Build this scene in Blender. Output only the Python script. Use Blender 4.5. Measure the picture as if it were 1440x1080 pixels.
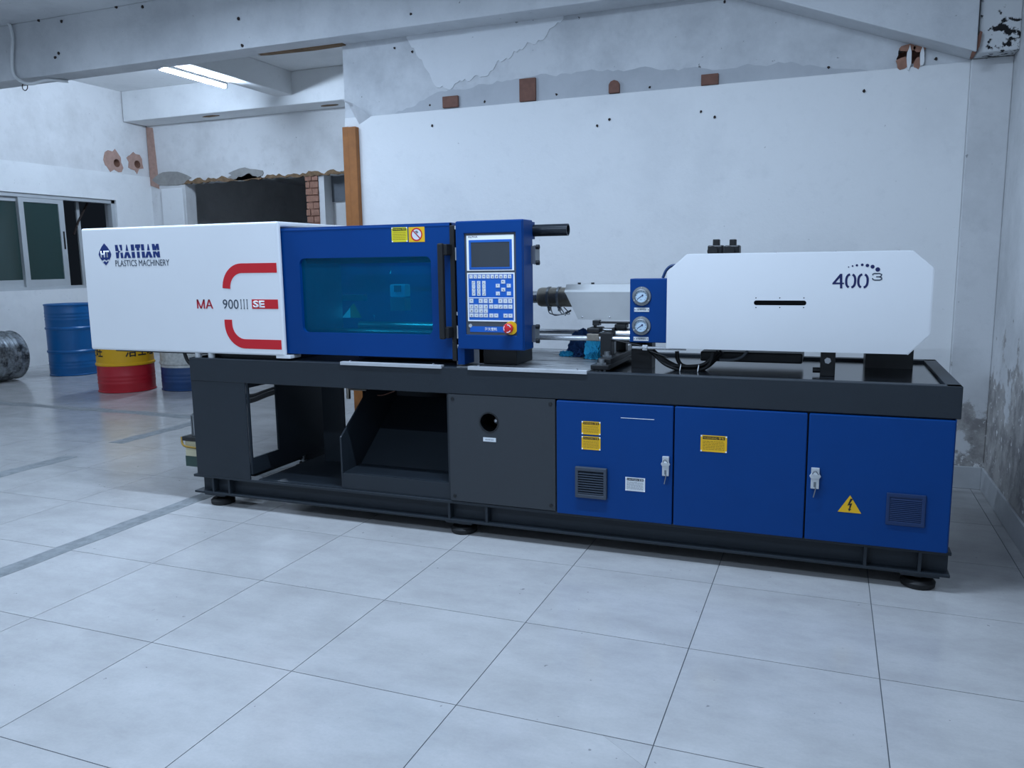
import bpy, bmesh, math, random
from mathutils import Vector, Matrix
random.seed(7)
for o in list(bpy.data.objects): bpy.data.objects.remove(o, do_unlink=True)
S = bpy.context.scene
COL = S.collection

# ------------------------------------------------------------------ camera
FPX, PIT, YAW, ROLL = 1132.26, 0.1497, -0.3755, -0.0141
CAM = Vector((2.80116, -2.0424, 1.32294))
fw = Vector((math.sin(YAW)*math.cos(PIT), math.cos(YAW)*math.cos(PIT), -math.sin(PIT)))
rt = Vector((math.cos(YAW), -math.sin(YAW), 0)); up = rt.cross(fw)
r2 = rt*math.cos(ROLL)+up*math.sin(ROLL); u2 = -rt*math.sin(ROLL)+up*math.cos(ROLL)
cd = bpy.data.cameras.new('camera'); cam = bpy.data.objects.new('camera', cd); COL.objects.link(cam)
cd.sensor_fit = 'HORIZONTAL'; cd.sensor_width = 36; cd.lens = FPX/1440*36; cd.clip_start = 0.05
m = Matrix((r2, u2, -fw)).transposed().to_4x4(); m.translation = CAM
cam.matrix_world = m
S.camera = cam

# ------------------------------------------------------------------ world, exposure
W = bpy.data.worlds.new('night'); S.world = W; W.use_nodes = True
W.node_tree.nodes['Background'].inputs[0].default_value = (0.008, 0.011, 0.016, 1)
W.node_tree.nodes['Background'].inputs[1].default_value = 1.0
S.view_settings.view_transform = 'Standard'; S.view_settings.look = 'None'
S.view_settings.exposure = -0.44; S.view_settings.gamma = 1.0
S.view_settings.use_curve_mapping = False
LAMP_COL = (0.60, 0.765, 1.0)
# ceiling tubes of the hall, all outside the picture: (light name, x, y, z, rotation about z, watts)
HALL_TUBES = [('hall_middle_offscreen', -1.0, 1.2, 3.2, 0, 88), ('hall_left_offscreen', -3.1, 0.6, 3.2, 0, 60), ('hall_right_offscreen', 1.8, 0.6, 3.2, 0, 100),
              ('hall_rear_right_offscreen', 0.9, -2.0, 3.2, 0, 95), ('hall_rear_left_offscreen', -4.6, -2.4, 3.2, 0, 55)]
VISIBLE_TUBE_STRENGTH = 540.0

# ------------------------------------------------------------------ pixel helpers (a pixel gives a direction only)
def ray(p): return fw + r2*((p[0]-720)/FPX) - u2*((p[1]-540)/FPX)
def onp(p, ax, v):
    d = ray(p); return CAM + d*((v-CAM[ax])/d[ax])
def Yp(p, y): return onp(p, 1, y)
def Xp(p, x): return onp(p, 0, x)
def Zp(p, z=0.0): return onp(p, 2, z)
def pxz(pts, y): return [(Yp(p, y).x, Yp(p, y).z) for p in pts]
def rect(a, b, y):
    A = Yp(a, y); B = Yp(b, y); return A.x, B.x, B.z, A.z       # x0, x1, z0, z1

# ------------------------------------------------------------------ materials
MATS = {}
def nodes_of(name):
    mt = bpy.data.materials.new(name); mt.use_nodes = True
    nt = mt.node_tree; return mt, nt, nt.nodes['Principled BSDF']
def srgb(h):
    c = [int(h[i:i+2], 16)/255 for i in (0, 2, 4)]
    return tuple((x/12.92 if x <= .04045 else ((x+.055)/1.055)**2.4) for x in c)+(1,)
def coord(nt, kind='Position'):
    if kind == 'Position': return nt.nodes.new('ShaderNodeNewGeometry').outputs['Position']
    return nt.nodes.new('ShaderNodeTexCoord').outputs['Object']
def noise(nt, vec, scale, detail=4, rough=.6):
    n = nt.nodes.new('ShaderNodeTexNoise'); n.inputs['Scale'].default_value = scale
    n.inputs['Detail'].default_value = detail; n.inputs['Roughness'].default_value = rough
    nt.links.new(vec, n.inputs['Vector']); return n.outputs['Fac']
def ramp(nt, fac, a, b, ca=(0,0,0,1), cb=(1,1,1,1)):
    r = nt.nodes.new('ShaderNodeValToRGB'); nt.links.new(fac, r.inputs[0])
    r.color_ramp.elements[0].position = a; r.color_ramp.elements[1].position = b
    r.color_ramp.elements[0].color = ca; r.color_ramp.elements[1].color = cb; return r.outputs[0]
def mix(nt, fac, a, b, blend='MIX'):
    x = nt.nodes.new('ShaderNodeMix'); x.data_type = 'RGBA'; x.blend_type = blend
    for i, v in ((0, fac), (6, a), (7, b)):
        if isinstance(v, (int, float)): x.inputs[i].default_value = v
        elif isinstance(v, tuple): x.inputs[i].default_value = v
        else: nt.links.new(v, x.inputs[i])
    return x.outputs[2]
def math_n(nt, op, a, b=None):
    x = nt.nodes.new('ShaderNodeMath'); x.operation = op
    for i, v in ((0, a), (1, b)):
        if v is None: continue
        if isinstance(v, (int, float)): x.inputs[i].default_value = v
        else: nt.links.new(v, x.inputs[i])
    return x.outputs[0]
def bump(nt, bsdf, h, strength=.2, dist=.01):
    b = nt.nodes.new('ShaderNodeBump'); b.inputs['Strength'].default_value = strength; b.inputs['Distance'].default_value = dist
    nt.links.new(h, b.inputs['Height']); nt.links.new(b.outputs[0], bsdf.inputs['Normal'])
def simple(name, hexc, rough=.5, metal=0.0, bscale=0, bstr=.1, var=0.0, vscale=3, spec=None, coat=0):
    mt, nt, b = nodes_of(name); c = srgb(hexc)
    b.inputs['Base Color'].default_value = c; b.inputs['Roughness'].default_value = rough; b.inputs['Metallic'].default_value = metal
    if spec is not None: b.inputs['Specular IOR Level'].default_value = spec
    if coat: b.inputs['Coat Weight'].default_value = coat
    if var or bscale:
        v = coord(nt)
        if var:
            f = ramp(nt, noise(nt, v, vscale, 6), .3, .75)
            nt.links.new(mix(nt, f, c, tuple(x*(1-var) for x in c[:3])+(1,)), b.inputs['Base Color'])
        if bscale: bump(nt, b, noise(nt, v, bscale, 2), bstr, .002)
    MATS[name] = mt; return mt
def plaster(name, base, dirt, amount=.5, dirtscale=1.3, speck=.5, damp=None, rough=.75, grime=None):
    mt, nt, b = nodes_of(name); v = coord(nt)
    n1 = ramp(nt, noise(nt, v, dirtscale, 8, .65), .52-.12*amount, .80)
    col = mix(nt, math_n(nt, 'MULTIPLY', n1, amount), srgb(base), srgb(dirt))
    n2 = ramp(nt, noise(nt, v, 9, 8, .7), .55, .75)
    col = mix(nt, math_n(nt, 'MULTIPLY', n2, .25*amount+.05), col, srgb(dirt))
    n3 = ramp(nt, noise(nt, v, 26, 3, .5), .735, .77)
    col = mix(nt, math_n(nt, 'MULTIPLY', n3, speck), col, (.05, .05, .055, 1))
    if damp:
        sep = nt.nodes.new('ShaderNodeSeparateXYZ'); nt.links.new(v, sep.inputs[0])
        z = math_n(nt, 'SUBTRACT', damp, sep.outputs[2])
        dn = math_n(nt, 'ADD', z, math_n(nt, 'MULTIPLY', math_n(nt, 'SUBTRACT', noise(nt, v, 3.2, 8, .65), .5), 2.6))
        dm = ramp(nt, dn, .22, .30)
        edge = mix(nt, ramp(nt, noise(nt, v, 9, 7, .7), .40, .58), srgb('807d7c'), srgb('aaa7a4'))
        edge = mix(nt, ramp(nt, noise(nt, v, 17, 5, .75), .60, .63), edge, srgb('e0e0df'))
        col = mix(nt, math_n(nt, 'MULTIPLY', dm, .9), col, edge)
    if grime:   # black mould in one corner: a blob of specks round a point
        (gx, gy, gz), gr = grime
        vd = nt.nodes.new('ShaderNodeVectorMath'); vd.operation = 'DISTANCE'; nt.links.new(v, vd.inputs[0]); vd.inputs[1].default_value = (gx, gy, gz)
        g = math_n(nt, 'SUBTRACT', 1.0, math_n(nt, 'DIVIDE', vd.outputs['Value'], gr))
        g2 = math_n(nt, 'ADD', math_n(nt, 'MULTIPLY', g, .45), math_n(nt, 'SUBTRACT', noise(nt, v, 22, 5, .6), .5))
        col = mix(nt, ramp(nt, g2, .25, .30), col, (.012, .012, .014, 1))
    nt.links.new(col, b.inputs['Base Color']); b.inputs['Roughness'].default_value = rough
    b.inputs['Specular IOR Level'].default_value = .25
    h = math_n(nt, 'ADD', noise(nt, v, 3, 6, .6), math_n(nt, 'MULTIPLY', noise(nt, v, 45, 3), .25))
    bump(nt, b, h, .25, .02)
    MATS[name] = mt; return mt
plaster('wall_paint', 'e9eaea', 'b9bcc0', .45, .9, .3)
plaster('wall_rough', 'd3d5d7', '93979c', .8, 1.6, .8)
plaster('wall_damp', 'd2d3d4', '9fa1a3', .8, 1.4, .5, damp=.95)
plaster('column_damp', 'd6d7d8', 'a4a6a8', .7, 1.6, .5, damp=.72)
plaster('mould_wall', 'cfd1d2', '9a9da0', .8, 1.6, .6, grime=((3.60, 3.05, 2.48), .22))
plaster('beam_plaster', 'd4d6d8', '9b9fa4', .7, 1.1, .6)
plaster('room_paint', 'eceded', 'b5b7b9', .45, .8, .35)
plaster('room_dirty', 'e2e2e2', 'a9a8a6', .6, 1.2, .55)
plaster('concrete_strip', '8b8f91', '686c6e', 1.0, 16, .7, rough=.75)
plaster('skirting', 'b4b6b8', '94979a', .6, 2.2, .3, rough=.5)
plaster('grey_lintel', '6f747a', '565a60', .7, 2.2, .3)
# polished porcelain tile
mt, nt, b = nodes_of('tile'); v = coord(nt)
oi = nt.nodes.new('ShaderNodeObjectInfo')
mapn = nt.nodes.new('ShaderNodeMapping'); nt.links.new(v, mapn.inputs['Vector']); mapn.inputs['Scale'].default_value = (1, 1.7, 1)
off = nt.nodes.new('ShaderNodeCombineXYZ'); nt.links.new(math_n(nt, 'MULTIPLY', oi.outputs['Random'], 37.0), off.inputs[0]); nt.links.new(math_n(nt, 'MULTIPLY', oi.outputs['Random'], 11.0), off.inputs[1])
nt.links.new(off.outputs[0], mapn.inputs['Location']); tv = mapn.outputs[0]
f1 = ramp(nt, noise(nt, tv, 2.6, 9, .68), .38, .72)
c1 = mix(nt, f1, srgb('bab9b8'), srgb('a5a4a3'))
f2 = ramp(nt, noise(nt, tv, 14, 7, .7), .56, .74)
c2 = mix(nt, math_n(nt, 'MULTIPLY', f2, .35), c1, srgb('9da1a4'))
fg = ramp(nt, noise(nt, v, 95, 3, .7), .35, .7)
c2 = mix(nt, math_n(nt, 'MULTIPLY', fg, .14), c2, srgb('8e9194'))
f3 = ramp(nt, noise(nt, v, 30, 2, .5), .745, .765)
c3 = mix(nt, math_n(nt, 'MULTIPLY', f3, .55), c2, srgb('55575a'))
nt.links.new(c3, b.inputs['Base Color'])
rr = ramp(nt, noise(nt, v, 3.1, 7, .65), .3, .75, (.12,)*3+(1,), (.27,)*3+(1,)); nt.links.new(rr, b.inputs['Roughness'])
b.inputs['Specular IOR Level'].default_value = .5
MATS['tile'] = mt
simple('grout', '54585c', .9)
simple('machine_white', 'e2e4e6', .32, var=.03, vscale=2, coat=.15)
simple('machine_white_matte', 'dcdee0', .5, var=.04, vscale=2)
simple('machine_blue', '003b7c', .42, bscale=260, bstr=.12, var=.08, vscale=4, spec=.2)
simple('machine_blue_dark', '003b7c', .42, bscale=260, bstr=.12, var=.08, vscale=4, spec=.2)
simple('frame_grey', '242b32', .45, spec=.35, bscale=300, bstr=.25, var=.12, vscale=3)
simple('frame_dark', '242b32', .5, spec=.35, var=.12, vscale=3)
simple('panel_grey', '2e3338', .5, bscale=300, bstr=.25)
simple('black_metal', '131518', .42, var=.2)
simple('black_rubber', '0d0e10', .6)
simple('tray_black', '14171b', .16, var=.2, vscale=6)
simple('steel', 'c4c7ca', .22, .8, var=.15, vscale=8)
simple('dull_steel', '9ea2a5', .42, 1.0, var=.3, vscale=9)
simple('barrel_steel', 'a39c90', .32, .8, var=.35, vscale=14)
simple('cover_steel', 'c6c8c8', .36, .6, var=.12, vscale=5)
simple('alu', 'c9cdd0', .4, .35, var=.1)
simple('strip_alu', 'c4c7ca', .45, .3, var=.15, vscale=10)
simple('red_print', 'c81824', .45)
simple('blue_print', '05296c', .45)
simple('navy_print', '0c1850', .45)
simple('slate_print', '33404f', .45)
simple('crimson_print', 'b01f33', .45)
simple('white_print', 'f0f2f4', .5)
simple('black_print', '15161a', .5)
simple('grey_text', '6a7076', .6)
simple('sticker_yellow', 'e8b414', .45)
simple('sticker_lemon', 'd9cc22', .45)
simple('sticker_white', 'd6dadd', .45)
simple('text_olive', '8a6a10', .6)
simple('keypad_blue', '0a5cb8', .45)
simple('bezel_grey', '454a51', .5)
simple('bezel_blue', '1f62b4', .4)
simple('key_white', 'd5d9de', .5)
simple('lcd', '3b4147', .12, var=.1)
simple('estop_red', 'd0202a', .35)
simple('estop_yellow', 'e6b81c', .4)
simple('dial_face', 'b9cfe0', .3)
simple('wood', 'a5672f', .6, var=.3, vscale=14)
simple('wood_block', '7d5648', .75, var=.3, vscale=30, bscale=60, bstr=.4)
simple('brick_red', 'ad806c', .9, var=.4, vscale=18, bscale=50, bstr=.8)
simple('brick_pale', 'b98a6a', .9, var=.45, vscale=14, bscale=50, bstr=.8)
simple('broken_mortar', '8f7458', .95, var=.5, vscale=16, bscale=40, bstr=1)

simple('mortar_pale', 'a3a19d', .9, var=.25, vscale=12)
simple('brick_faint', 'bd9a8c', .9, var=.25, vscale=16)
simple('drum_blue', '005f9e', .38, var=.15, vscale=6)
simple('drum_navy', '1b3f6e', .45, var=.35, vscale=9)
simple('drum_red', 'b01c28', .4, var=.12, vscale=6)
simple('drum_yellow', 'dca60c', .4, var=.1, vscale=6)
simple('drum_white', 'c9c9c4', .55, var=.5, vscale=20)
simple('rag_cyan', '3cc4f2', .9, bscale=120, bstr=.3)
simple('rag_navy', '1d4476', .9, bscale=120, bstr=.3)
simple('pvc', 'd2d5d6', .45)
simple('window_alu', 'c6cacc', .4, .2, var=.1)
simple('rust_bar', '2e2320', .8, var=.3)
simple('oil_clear', 'c8c0a0', .3)
simple('oil_dark', '27413a', .3)
simple('gloss_pipe', '23282e', .25, .3)
# rusty black-silver drum
mt, nt, b = nodes_of('drum_scuffed'); v = coord(nt)
f = ramp(nt, noise(nt, v, 9, 9, .75), .44, .62)
nt.links.new(mix(nt, f, srgb('8f959a'), srgb('2a2c2f')), b.inputs['Base Color']); b.inputs['Roughness'].default_value = .4; b.inputs['Metallic'].default_value = .5
MATS['drum_scuffed'] = mt
# worn steel deck
mt, nt, b = nodes_of('deck_worn'); v = coord(nt)
mp = nt.nodes.new('ShaderNodeMapping'); nt.links.new(v, mp.inputs['Vector']); mp.inputs['Scale'].default_value = (3, 14, 3)
f = ramp(nt, noise(nt, mp.outputs[0], 2.2, 8, .7), .42, .66)
nt.links.new(mix(nt, f, srgb('a3a6a8'), srgb('3e4246')), b.inputs['Base Color']); b.inputs['Roughness'].default_value = .45; b.inputs['Metallic'].default_value = .35
MATS['deck_worn'] = mt
# tinted door acrylic
mt = bpy.data.materials.new('acrylic_blue'); mt.use_nodes = True; nt = mt.node_tree; nt.nodes.clear()
out = nt.nodes.new('ShaderNodeOutputMaterial')
tr = nt.nodes.new('ShaderNodeBsdfTransparent'); tr.inputs[0].default_value = (0.12, 0.74, 0.92, 1)
df = nt.nodes.new('ShaderNodeBsdfDiffuse'); df.inputs[0].default_value = (0.0, 0.16, 0.32, 1)
gl = nt.nodes.new('ShaderNodeBsdfGlossy'); gl.inputs['Roughness'].default_value = .06
m1 = nt.nodes.new('ShaderNodeMixShader'); m1.inputs[0].default_value = .24; nt.links.new(tr.outputs[0], m1.inputs[1]); nt.links.new(df.outputs[0], m1.inputs[2])
fr = nt.nodes.new('ShaderNodeFresnel'); fr.inputs[0].default_value = 1.22
m2 = nt.nodes.new('ShaderNodeMixShader'); nt.links.new(fr.outputs[0], m2.inputs[0]); nt.links.new(m1.outputs[0], m2.inputs[1]); nt.links.new(gl.outputs[0], m2.inputs[2])
nt.links.new(m2.outputs[0], out.inputs[0]); MATS['acrylic_blue'] = mt
# green-grey window glass
mt = bpy.data.materials.new('window_glass'); mt.use_nodes = True; nt = mt.node_tree; nt.nodes.clear()
out = nt.nodes.new('ShaderNodeOutputMaterial')
tr = nt.nodes.new('ShaderNodeBsdfTransparent'); tr.inputs[0].default_value = (0.25, 0.45, 0.40, 1)
df = nt.nodes.new('ShaderNodeBsdfDiffuse'); df.inputs[0].default_value = (0.045, 0.085, 0.08, 1)
gl = nt.nodes.new('ShaderNodeBsdfGlossy'); gl.inputs['Roughness'].default_value = .08
m1 = nt.nodes.new('ShaderNodeMixShader'); m1.inputs[0].default_value = .75; nt.links.new(tr.outputs[0], m1.inputs[1]); nt.links.new(df.outputs[0], m1.inputs[2])
m2 = nt.nodes.new('ShaderNodeMixShader'); m2.inputs[0].default_value = .06; nt.links.new(m1.outputs[0], m2.inputs[1]); nt.links.new(gl.outputs[0], m2.inputs[2])
nt.links.new(m2.outputs[0], out.inputs[0]); MATS['window_glass'] = mt
mt = bpy.data.materials.new('tube_light'); mt.use_nodes = True; nt = mt.node_tree; nt.nodes.clear()
out = nt.nodes.new('ShaderNodeOutputMaterial'); em = nt.nodes.new('ShaderNodeEmission')
em.inputs[0].default_value = LAMP_COL+(1,); em.inputs[1].default_value = VISIBLE_TUBE_STRENGTH
nt.links.new(em.outputs[0], out.inputs[0]); MATS['tube_light'] = mt

# ------------------------------------------------------------------ mesh builder
class MB:
    def __init__(s): s.bm = bmesh.new()
    def _v(s, pts): return [s.bm.verts.new(p) for p in pts]
    def box(s, x0, x1, y0, y1, z0, z1):
        v = s._v([(x, y, z) for x in (x0, x1) for y in (y0, y1) for z in (z0, z1)])
        for f in ((0,1,3,2), (4,6,7,5), (0,4,5,1), (2,3,7,6), (0,2,6,4), (1,5,7,3)): s.bm.faces.new([v[i] for i in f])
        return s
    def prism(s, poly, a0, a1, ax='y'):
        def P(p, a): return (p[0], a, p[1]) if ax == 'y' else ((a, p[0], p[1]) if ax == 'x' else (p[0], p[1], a))
        A = s._v([P(p, a0) for p in poly]); B = s._v([P(p, a1) for p in poly]); n = len(poly)
        s.bm.faces.new(A); s.bm.faces.new(B[::-1])
        for i in range(n): s.bm.faces.new((A[i], B[i], B[(i+1) % n], A[(i+1) % n]))
        return s
    def holed(s, outer, inners, a0, a1, ax='y'):
        t = bmesh.new()
        def P(p, a): return (p[0], a, p[1]) if ax == 'y' else ((a, p[0], p[1]) if ax == 'x' else (p[0], p[1], a))
        es = []
        for lp in [outer]+inners:
            vs = [t.verts.new(P(p, a0)) for p in lp]
            es += [t.edges.new((vs[i], vs[(i+1) % len(vs)])) for i in range(len(vs))]
        bmesh.ops.triangle_fill(t, edges=es, use_beauty=True)
        r = bmesh.ops.extrude_face_region(t, geom=t.faces[:])
        d = {'x': (a1-a0, 0, 0), 'y': (0, a1-a0, 0), 'z': (0, 0, a1-a0)}[ax]
        bmesh.ops.translate(t, verts=[e for e in r['geom'] if isinstance(e, bmesh.types.BMVert)], vec=d)
        me = bpy.data.meshes.new('t'); t.to_mesh(me); s.bm.from_mesh(me); bpy.data.meshes.remove(me); t.free()
        return s
    def cyl(s, p0, p1, r, seg=20, r1=None, caps=True):
        p0 = Vector(p0); p1 = Vector(p1); r1 = r if r1 is None else r1
        d = (p1-p0).normalized(); a = d.orthogonal().normalized(); c = d.cross(a)
        A = []; B = []
        for i in range(seg):
            t = 2*math.pi*i/seg; q = a*math.cos(t)+c*math.sin(t)
            A.append(s.bm.verts.new(p0+q*r)); B.append(s.bm.verts.new(p1+q*r1))
        for i in range(seg): s.bm.faces.new((A[i], A[(i+1) % seg], B[(i+1) % seg], B[i]))
        if caps: s.bm.faces.new(A[::-1]); s.bm.faces.new(B)
        return s
    def lathe(s, o, axis, prof, seg=32, closed=True):
        o = Vector(o); d = Vector(axis).normalized(); a = d.orthogonal().normalized(); c = d.cross(a)
        rings = []
        for (h, r) in prof:
            rings.append([s.bm.verts.new(o+d*h+(a*math.cos(2*math.pi*i/seg)+c*math.sin(2*math.pi*i/seg))*max(r, 1e-4)) for i in range(seg)])
        for A, B in zip(rings, rings[1:]):
            for i in range(seg): s.bm.faces.new((A[i], A[(i+1) % seg], B[(i+1) % seg], B[i]))
        if closed: s.bm.faces.new(rings[0][::-1]); s.bm.faces.new(rings[-1])
        return s
    def tube(s, pts, r, seg=10, sub=6):
        pts = [Vector(p) for p in pts]
        if sub > 1 and len(pts) > 2:      # catmull-rom
            q = [pts[0]*2-pts[1]]+pts+[pts[-1]*2-pts[-2]]; o = []
            for i in range(1, len(q)-2):
                for k in range(sub):
                    t = k/sub; a, b_, c, d = q[i-1:i+3]
                    o.append(.5*((2*b_)+(c-a)*t+(2*a-5*b_+4*c-d)*t*t+(3*b_-a-3*c+d)*t**3))
            pts = o+[pts[-1]]
        rings = []; nrm = (pts[1]-pts[0]).normalized().orthogonal().normalized()
        for i, p in enumerate(pts):
            d = (pts[min(i+1, len(pts)-1)]-pts[max(i-1, 0)]).normalized()
            nrm = (nrm-d*nrm.dot(d)).normalized(); c = d.cross(nrm)
            rings.append([s.bm.verts.new(p+(nrm*math.cos(2*math.pi*k/seg)+c*math.sin(2*math.pi*k/seg))*r) for k in range(seg)])
        for A, B in zip(rings, rings[1:]):
            for k in range(seg): s.bm.faces.new((A[k], A[(k+1) % seg], B[(k+1) % seg], B[k]))
        s.bm.faces.new(rings[0][::-1]); s.bm.faces.new(rings[-1]); return s
    def build(s, name, mat, parent=None, bevel=0, smooth=False, kind=None, seg=2):
        bmesh.ops.recalc_face_normals(s.bm, faces=s.bm.faces[:])
        root = parent
        while root is not None and root.parent is not None: root = root.parent
        o0 = root.location.copy() if root is not None and root.type == 'EMPTY' else Vector((0, 0, 0))
        if o0.length: bmesh.ops.translate(s.bm, verts=s.bm.verts[:], vec=-o0)
        me = bpy.data.meshes.new(name); s.bm.to_mesh(me); s.bm.free()
        me.materials.append(MATS[mat] if isinstance(mat, str) else mat)
        if smooth:
            for p in me.polygons: p.use_smooth = True
            me.set_sharp_from_angle(angle=math.radians(38))
        o = bpy.data.objects.new(name, me); COL.objects.link(o)
        if parent is not None: o.parent = parent
        if bevel:
            md = o.modifiers.new('bevel', 'BEVEL'); md.width = bevel; md.segments = seg; md.limit_method = 'ANGLE'; md.angle_limit = math.radians(40)
        if kind: o['kind'] = kind
        return o
def tag(o, label, cat, group=None):
    o['label'] = label; o['category'] = cat
    if group: o['group'] = group
    return o
def empty(name, loc):
    o = bpy.data.objects.new(name, None); o.location = loc; o.empty_display_size = .1; COL.objects.link(o); return o
def box(name, mat, parent, x0, x1, y0, y1, z0, z1, bevel=0, kind=None): return MB().box(x0, x1, y0, y1, z0, z1).build(name, mat, parent, bevel, kind=kind)
def struct(o): o['kind'] = 'structure'; return o
def rrect(x0, x1, z0, z1, r, n=6):
    pts = []
    for cx, cz, a0 in ((x1-r, z1-r, 0), (x0+r, z1-r, 90), (x0+r, z0+r, 180), (x1-r, z0+r, 270)):
        for k in range(n+1):
            a = math.radians(a0+90*k/n); pts.append((cx+r*math.cos(a), cz+r*math.sin(a)))
    return pts
def circ(cx, cz, r, n=28): return [(cx+r*math.cos(2*math.pi*k/n), cz+r*math.sin(2*math.pi*k/n)) for k in range(n)]
def text_bm(txt, ext=.5, bold=0.0):
    c = bpy.data.curves.new('t', 'FONT'); c.body = txt; c.size = 1; c.resolution_u = 3; c.offset = bold
    o = bpy.data.objects.new('t', c); COL.objects.link(o)
    dg = bpy.context.evaluated_depsgraph_get(); dg.update()
    me = bpy.data.meshes.new_from_object(o.evaluated_get(dg))
    bpy.data.objects.remove(o); bpy.data.curves.remove(c); return me
def text(name, txt, mat, parent, x0, x1, z0, z1, y, bold=0.0, shear=0.0, fit=None):
    """lettering in the plane y, facing -y, filling the given box"""
    me = text_bm(txt, bold=bold); vs = me.vertices
    if not len(vs): return None
    ax0 = min(v.co.x for v in vs); ax1 = max(v.co.x for v in vs); ay0 = min(v.co.y for v in vs); ay1 = max(v.co.y for v in vs)
    mb = MB(); mb.bm.from_mesh(me); bpy.data.meshes.remove(me)
    for v in mb.bm.verts:
        u = (v.co.x-ax0)/(ax1-ax0); w = (v.co.y-ay0)/(ay1-ay0)
        v.co = (x0+(x1-x0)*u+shear*w, y, z0+(z1-z0)*w)
    r = bmesh.ops.extrude_face_region(mb.bm, geom=mb.bm.faces[:])
    bmesh.ops.translate(mb.bm, verts=[e for e in r['geom'] if isinstance(e, bmesh.types.BMVert)], vec=(0, -.0006, 0))
    return mb.build(name, mat, parent)
def blob(cx, cz, rx, rz, n=14, jit=.2, seed=0):
    rnd = random.Random(seed); return [(cx+rx*math.cos(2*math.pi*k/n)*(1+rnd.uniform(-jit, jit)), cz+rz*math.sin(2*math.pi*k/n)*(1+rnd.uniform(-jit, jit))) for k in range(n)]

# ================================================================== THE ROOM
XL, XR, YB, YF, YR = -7.37, 3.66, 3.12, -4.6, 8.15      # left wall, right wall, partition, wall behind camera, far wall
CEIL, CEIL2 = 3.30, 3.98
# ---- floor: grout bed + tiles
floor = box('floor', 'grout', None, XL-.3, XR+.3, YF-.3, YR+7.2, -.15, -.0016); struct(floor)
T = .6; g = .0016
def cells():
    for i in range(math.floor(XL/T), math.ceil(XR/T)):
        for j in range(math.floor(YF/T), math.ceil(YR/T)+1):
            x0 = max(i*T, XL); x1 = min((i+1)*T, XR); y0 = max(j*T, YF); y1 = min((j+1)*T, YR+.3)
            if x1-x0 > .02 and y1-y0 > .02: yield i, j, x0+g, x1-g, y0+g, y1-g
def proj(p):
    d = Vector(p)-CAM; z = d.dot(fw)
    return (720+FPX*d.dot(r2)/z, 540-FPX*d.dot(u2)/z, z) if z > .1 else None
def seen(x0, x1, y0, y1):
    for x in (x0, (x0+x1)/2, x1):
        for y in (y0, (y0+y1)/2, y1):
            q = proj((x, y, 0))
            if q and -5 < q[0] < 1445 and 380 < q[1] < 1090: return True
    return False
tile_full = None; rest = MB()
CRACK = (3, -1)
for i, j, x0, x1, y0, y1 in cells():
    hidden = (-.1 < x0 and y0 > 3.1) or (y0 > 5.9 and x0 > -3.5)
    if (i, j) == CRACK:
        a = Zp((848, 1034)); c = Zp((913, 1080))
        p_far = (a.x, y1); p_right = (x1, c.y)
        MB().prism([(x0, y0), (x1, y0), (x1, p_right[1]-.0006), (p_far[0]-.0006, y1), (x0, y1)], -.012, 0, 'z').build('tile', 'tile', floor)
        MB().prism([(x1, p_right[1]+.0006), (x1, y1), (p_far[0]+.0006, y1)], -.012, -.0004, 'z').build('tile', 'tile', floor)
    elif seen(x0, x1, y0, y1) and not hidden:
        full = abs((x1-x0)-(T-2*g)) < 1e-4 and abs((y1-y0)-(T-2*g)) < 1e-4
        if full:
            if tile_full is None:
                o = MB().box(0, T-2*g, 0, T-2*g, -.012, 0).build('tile', 'tile', floor); tile_full = o
            else: o = tile_full.copy(); COL.objects.link(o)
            o.location = (x0, y0, 0)
        else: MB().box(x0, x1, y0, y1, -.012, 0).build('tile', 'tile', floor)
    else: rest.box(x0, x1, y0, y1, -.012, 0)
rest.build('tile_field', 'tile', floor, kind='stuff')
def strip(poly): MB().prism(poly, -.01, .0012, 'z').build('concrete_strip', 'concrete_strip', floor)
def wob(x0, x1, y0, y1, along, seed, n=14, j=.012):
    rnd = random.Random(seed); A = []; B = []
    for k in range(n+1):
        t = k/n
        if along == 'y': A.append((x0+rnd.uniform(-j, j), y0+(y1-y0)*t)); B.append((x1+rnd.uniform(-j, j), y0+(y1-y0)*t))
        else: A.append((x0+(x1-x0)*t, y0+rnd.uniform(-j, j))); B.append((x0+(x1-x0)*t, y1+rnd.uniform(-j, j)))
    return A+B[::-1]
strip(wob(-.61, -.50, -3.0, 2.7, 'y', 1, 30, .006))
strip(wob(-2.25, -2.12, .6, 2.02, 'y', 2)); strip(wob(-2.30, -2.17, 2.45, 3.40, 'y', 3))
strip(wob(-6.4, -2.2, 3.42, 3.55, 'x', 4, 24, .03))

# ---- walls
wall_back = struct(box('wall_back', 'wall_paint', None, -.50, 3.46, YB, YB+.22, 0, 2.365, .004))
hq = Yp((1282, 77), YB+.01); pocket = blob(hq.x, hq.z+.004, .075, .055, 16, .12, 31)
MB().holed([(-.50, 2.36), (XR, 2.36), (XR, 2.95), (-.50, 2.95)], [pocket], YB+.012, YB+.2).build('wall_back_upper', 'wall_rough', wall_back)
MB().box(hq.x-.12, hq.x+.12, YB+.15, YB+.19, 2.365, hq.z+.10).build('pocket_brick', 'brick_red', wall_back)
# column in the corner
col_r = struct(box('wall_column', 'column_damp', None, 3.46, XR, YB-.025, YB+.2, 0, 2.37, .006))
box('column_head', 'mould_wall', col_r, 3.47, XR, YB-.15, YB+.2, 2.372, 3.3, .006)
wall_right = struct(MB().box(XR, XR+.2, YF, YR, 0, CEIL2+.1).build('wall_right', 'wall_damp'))
wall_front = struct(MB().box(XL, XR, YF-.2, YF, 0, CEIL2+.1).build('wall_front', 'wall_paint'))
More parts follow.
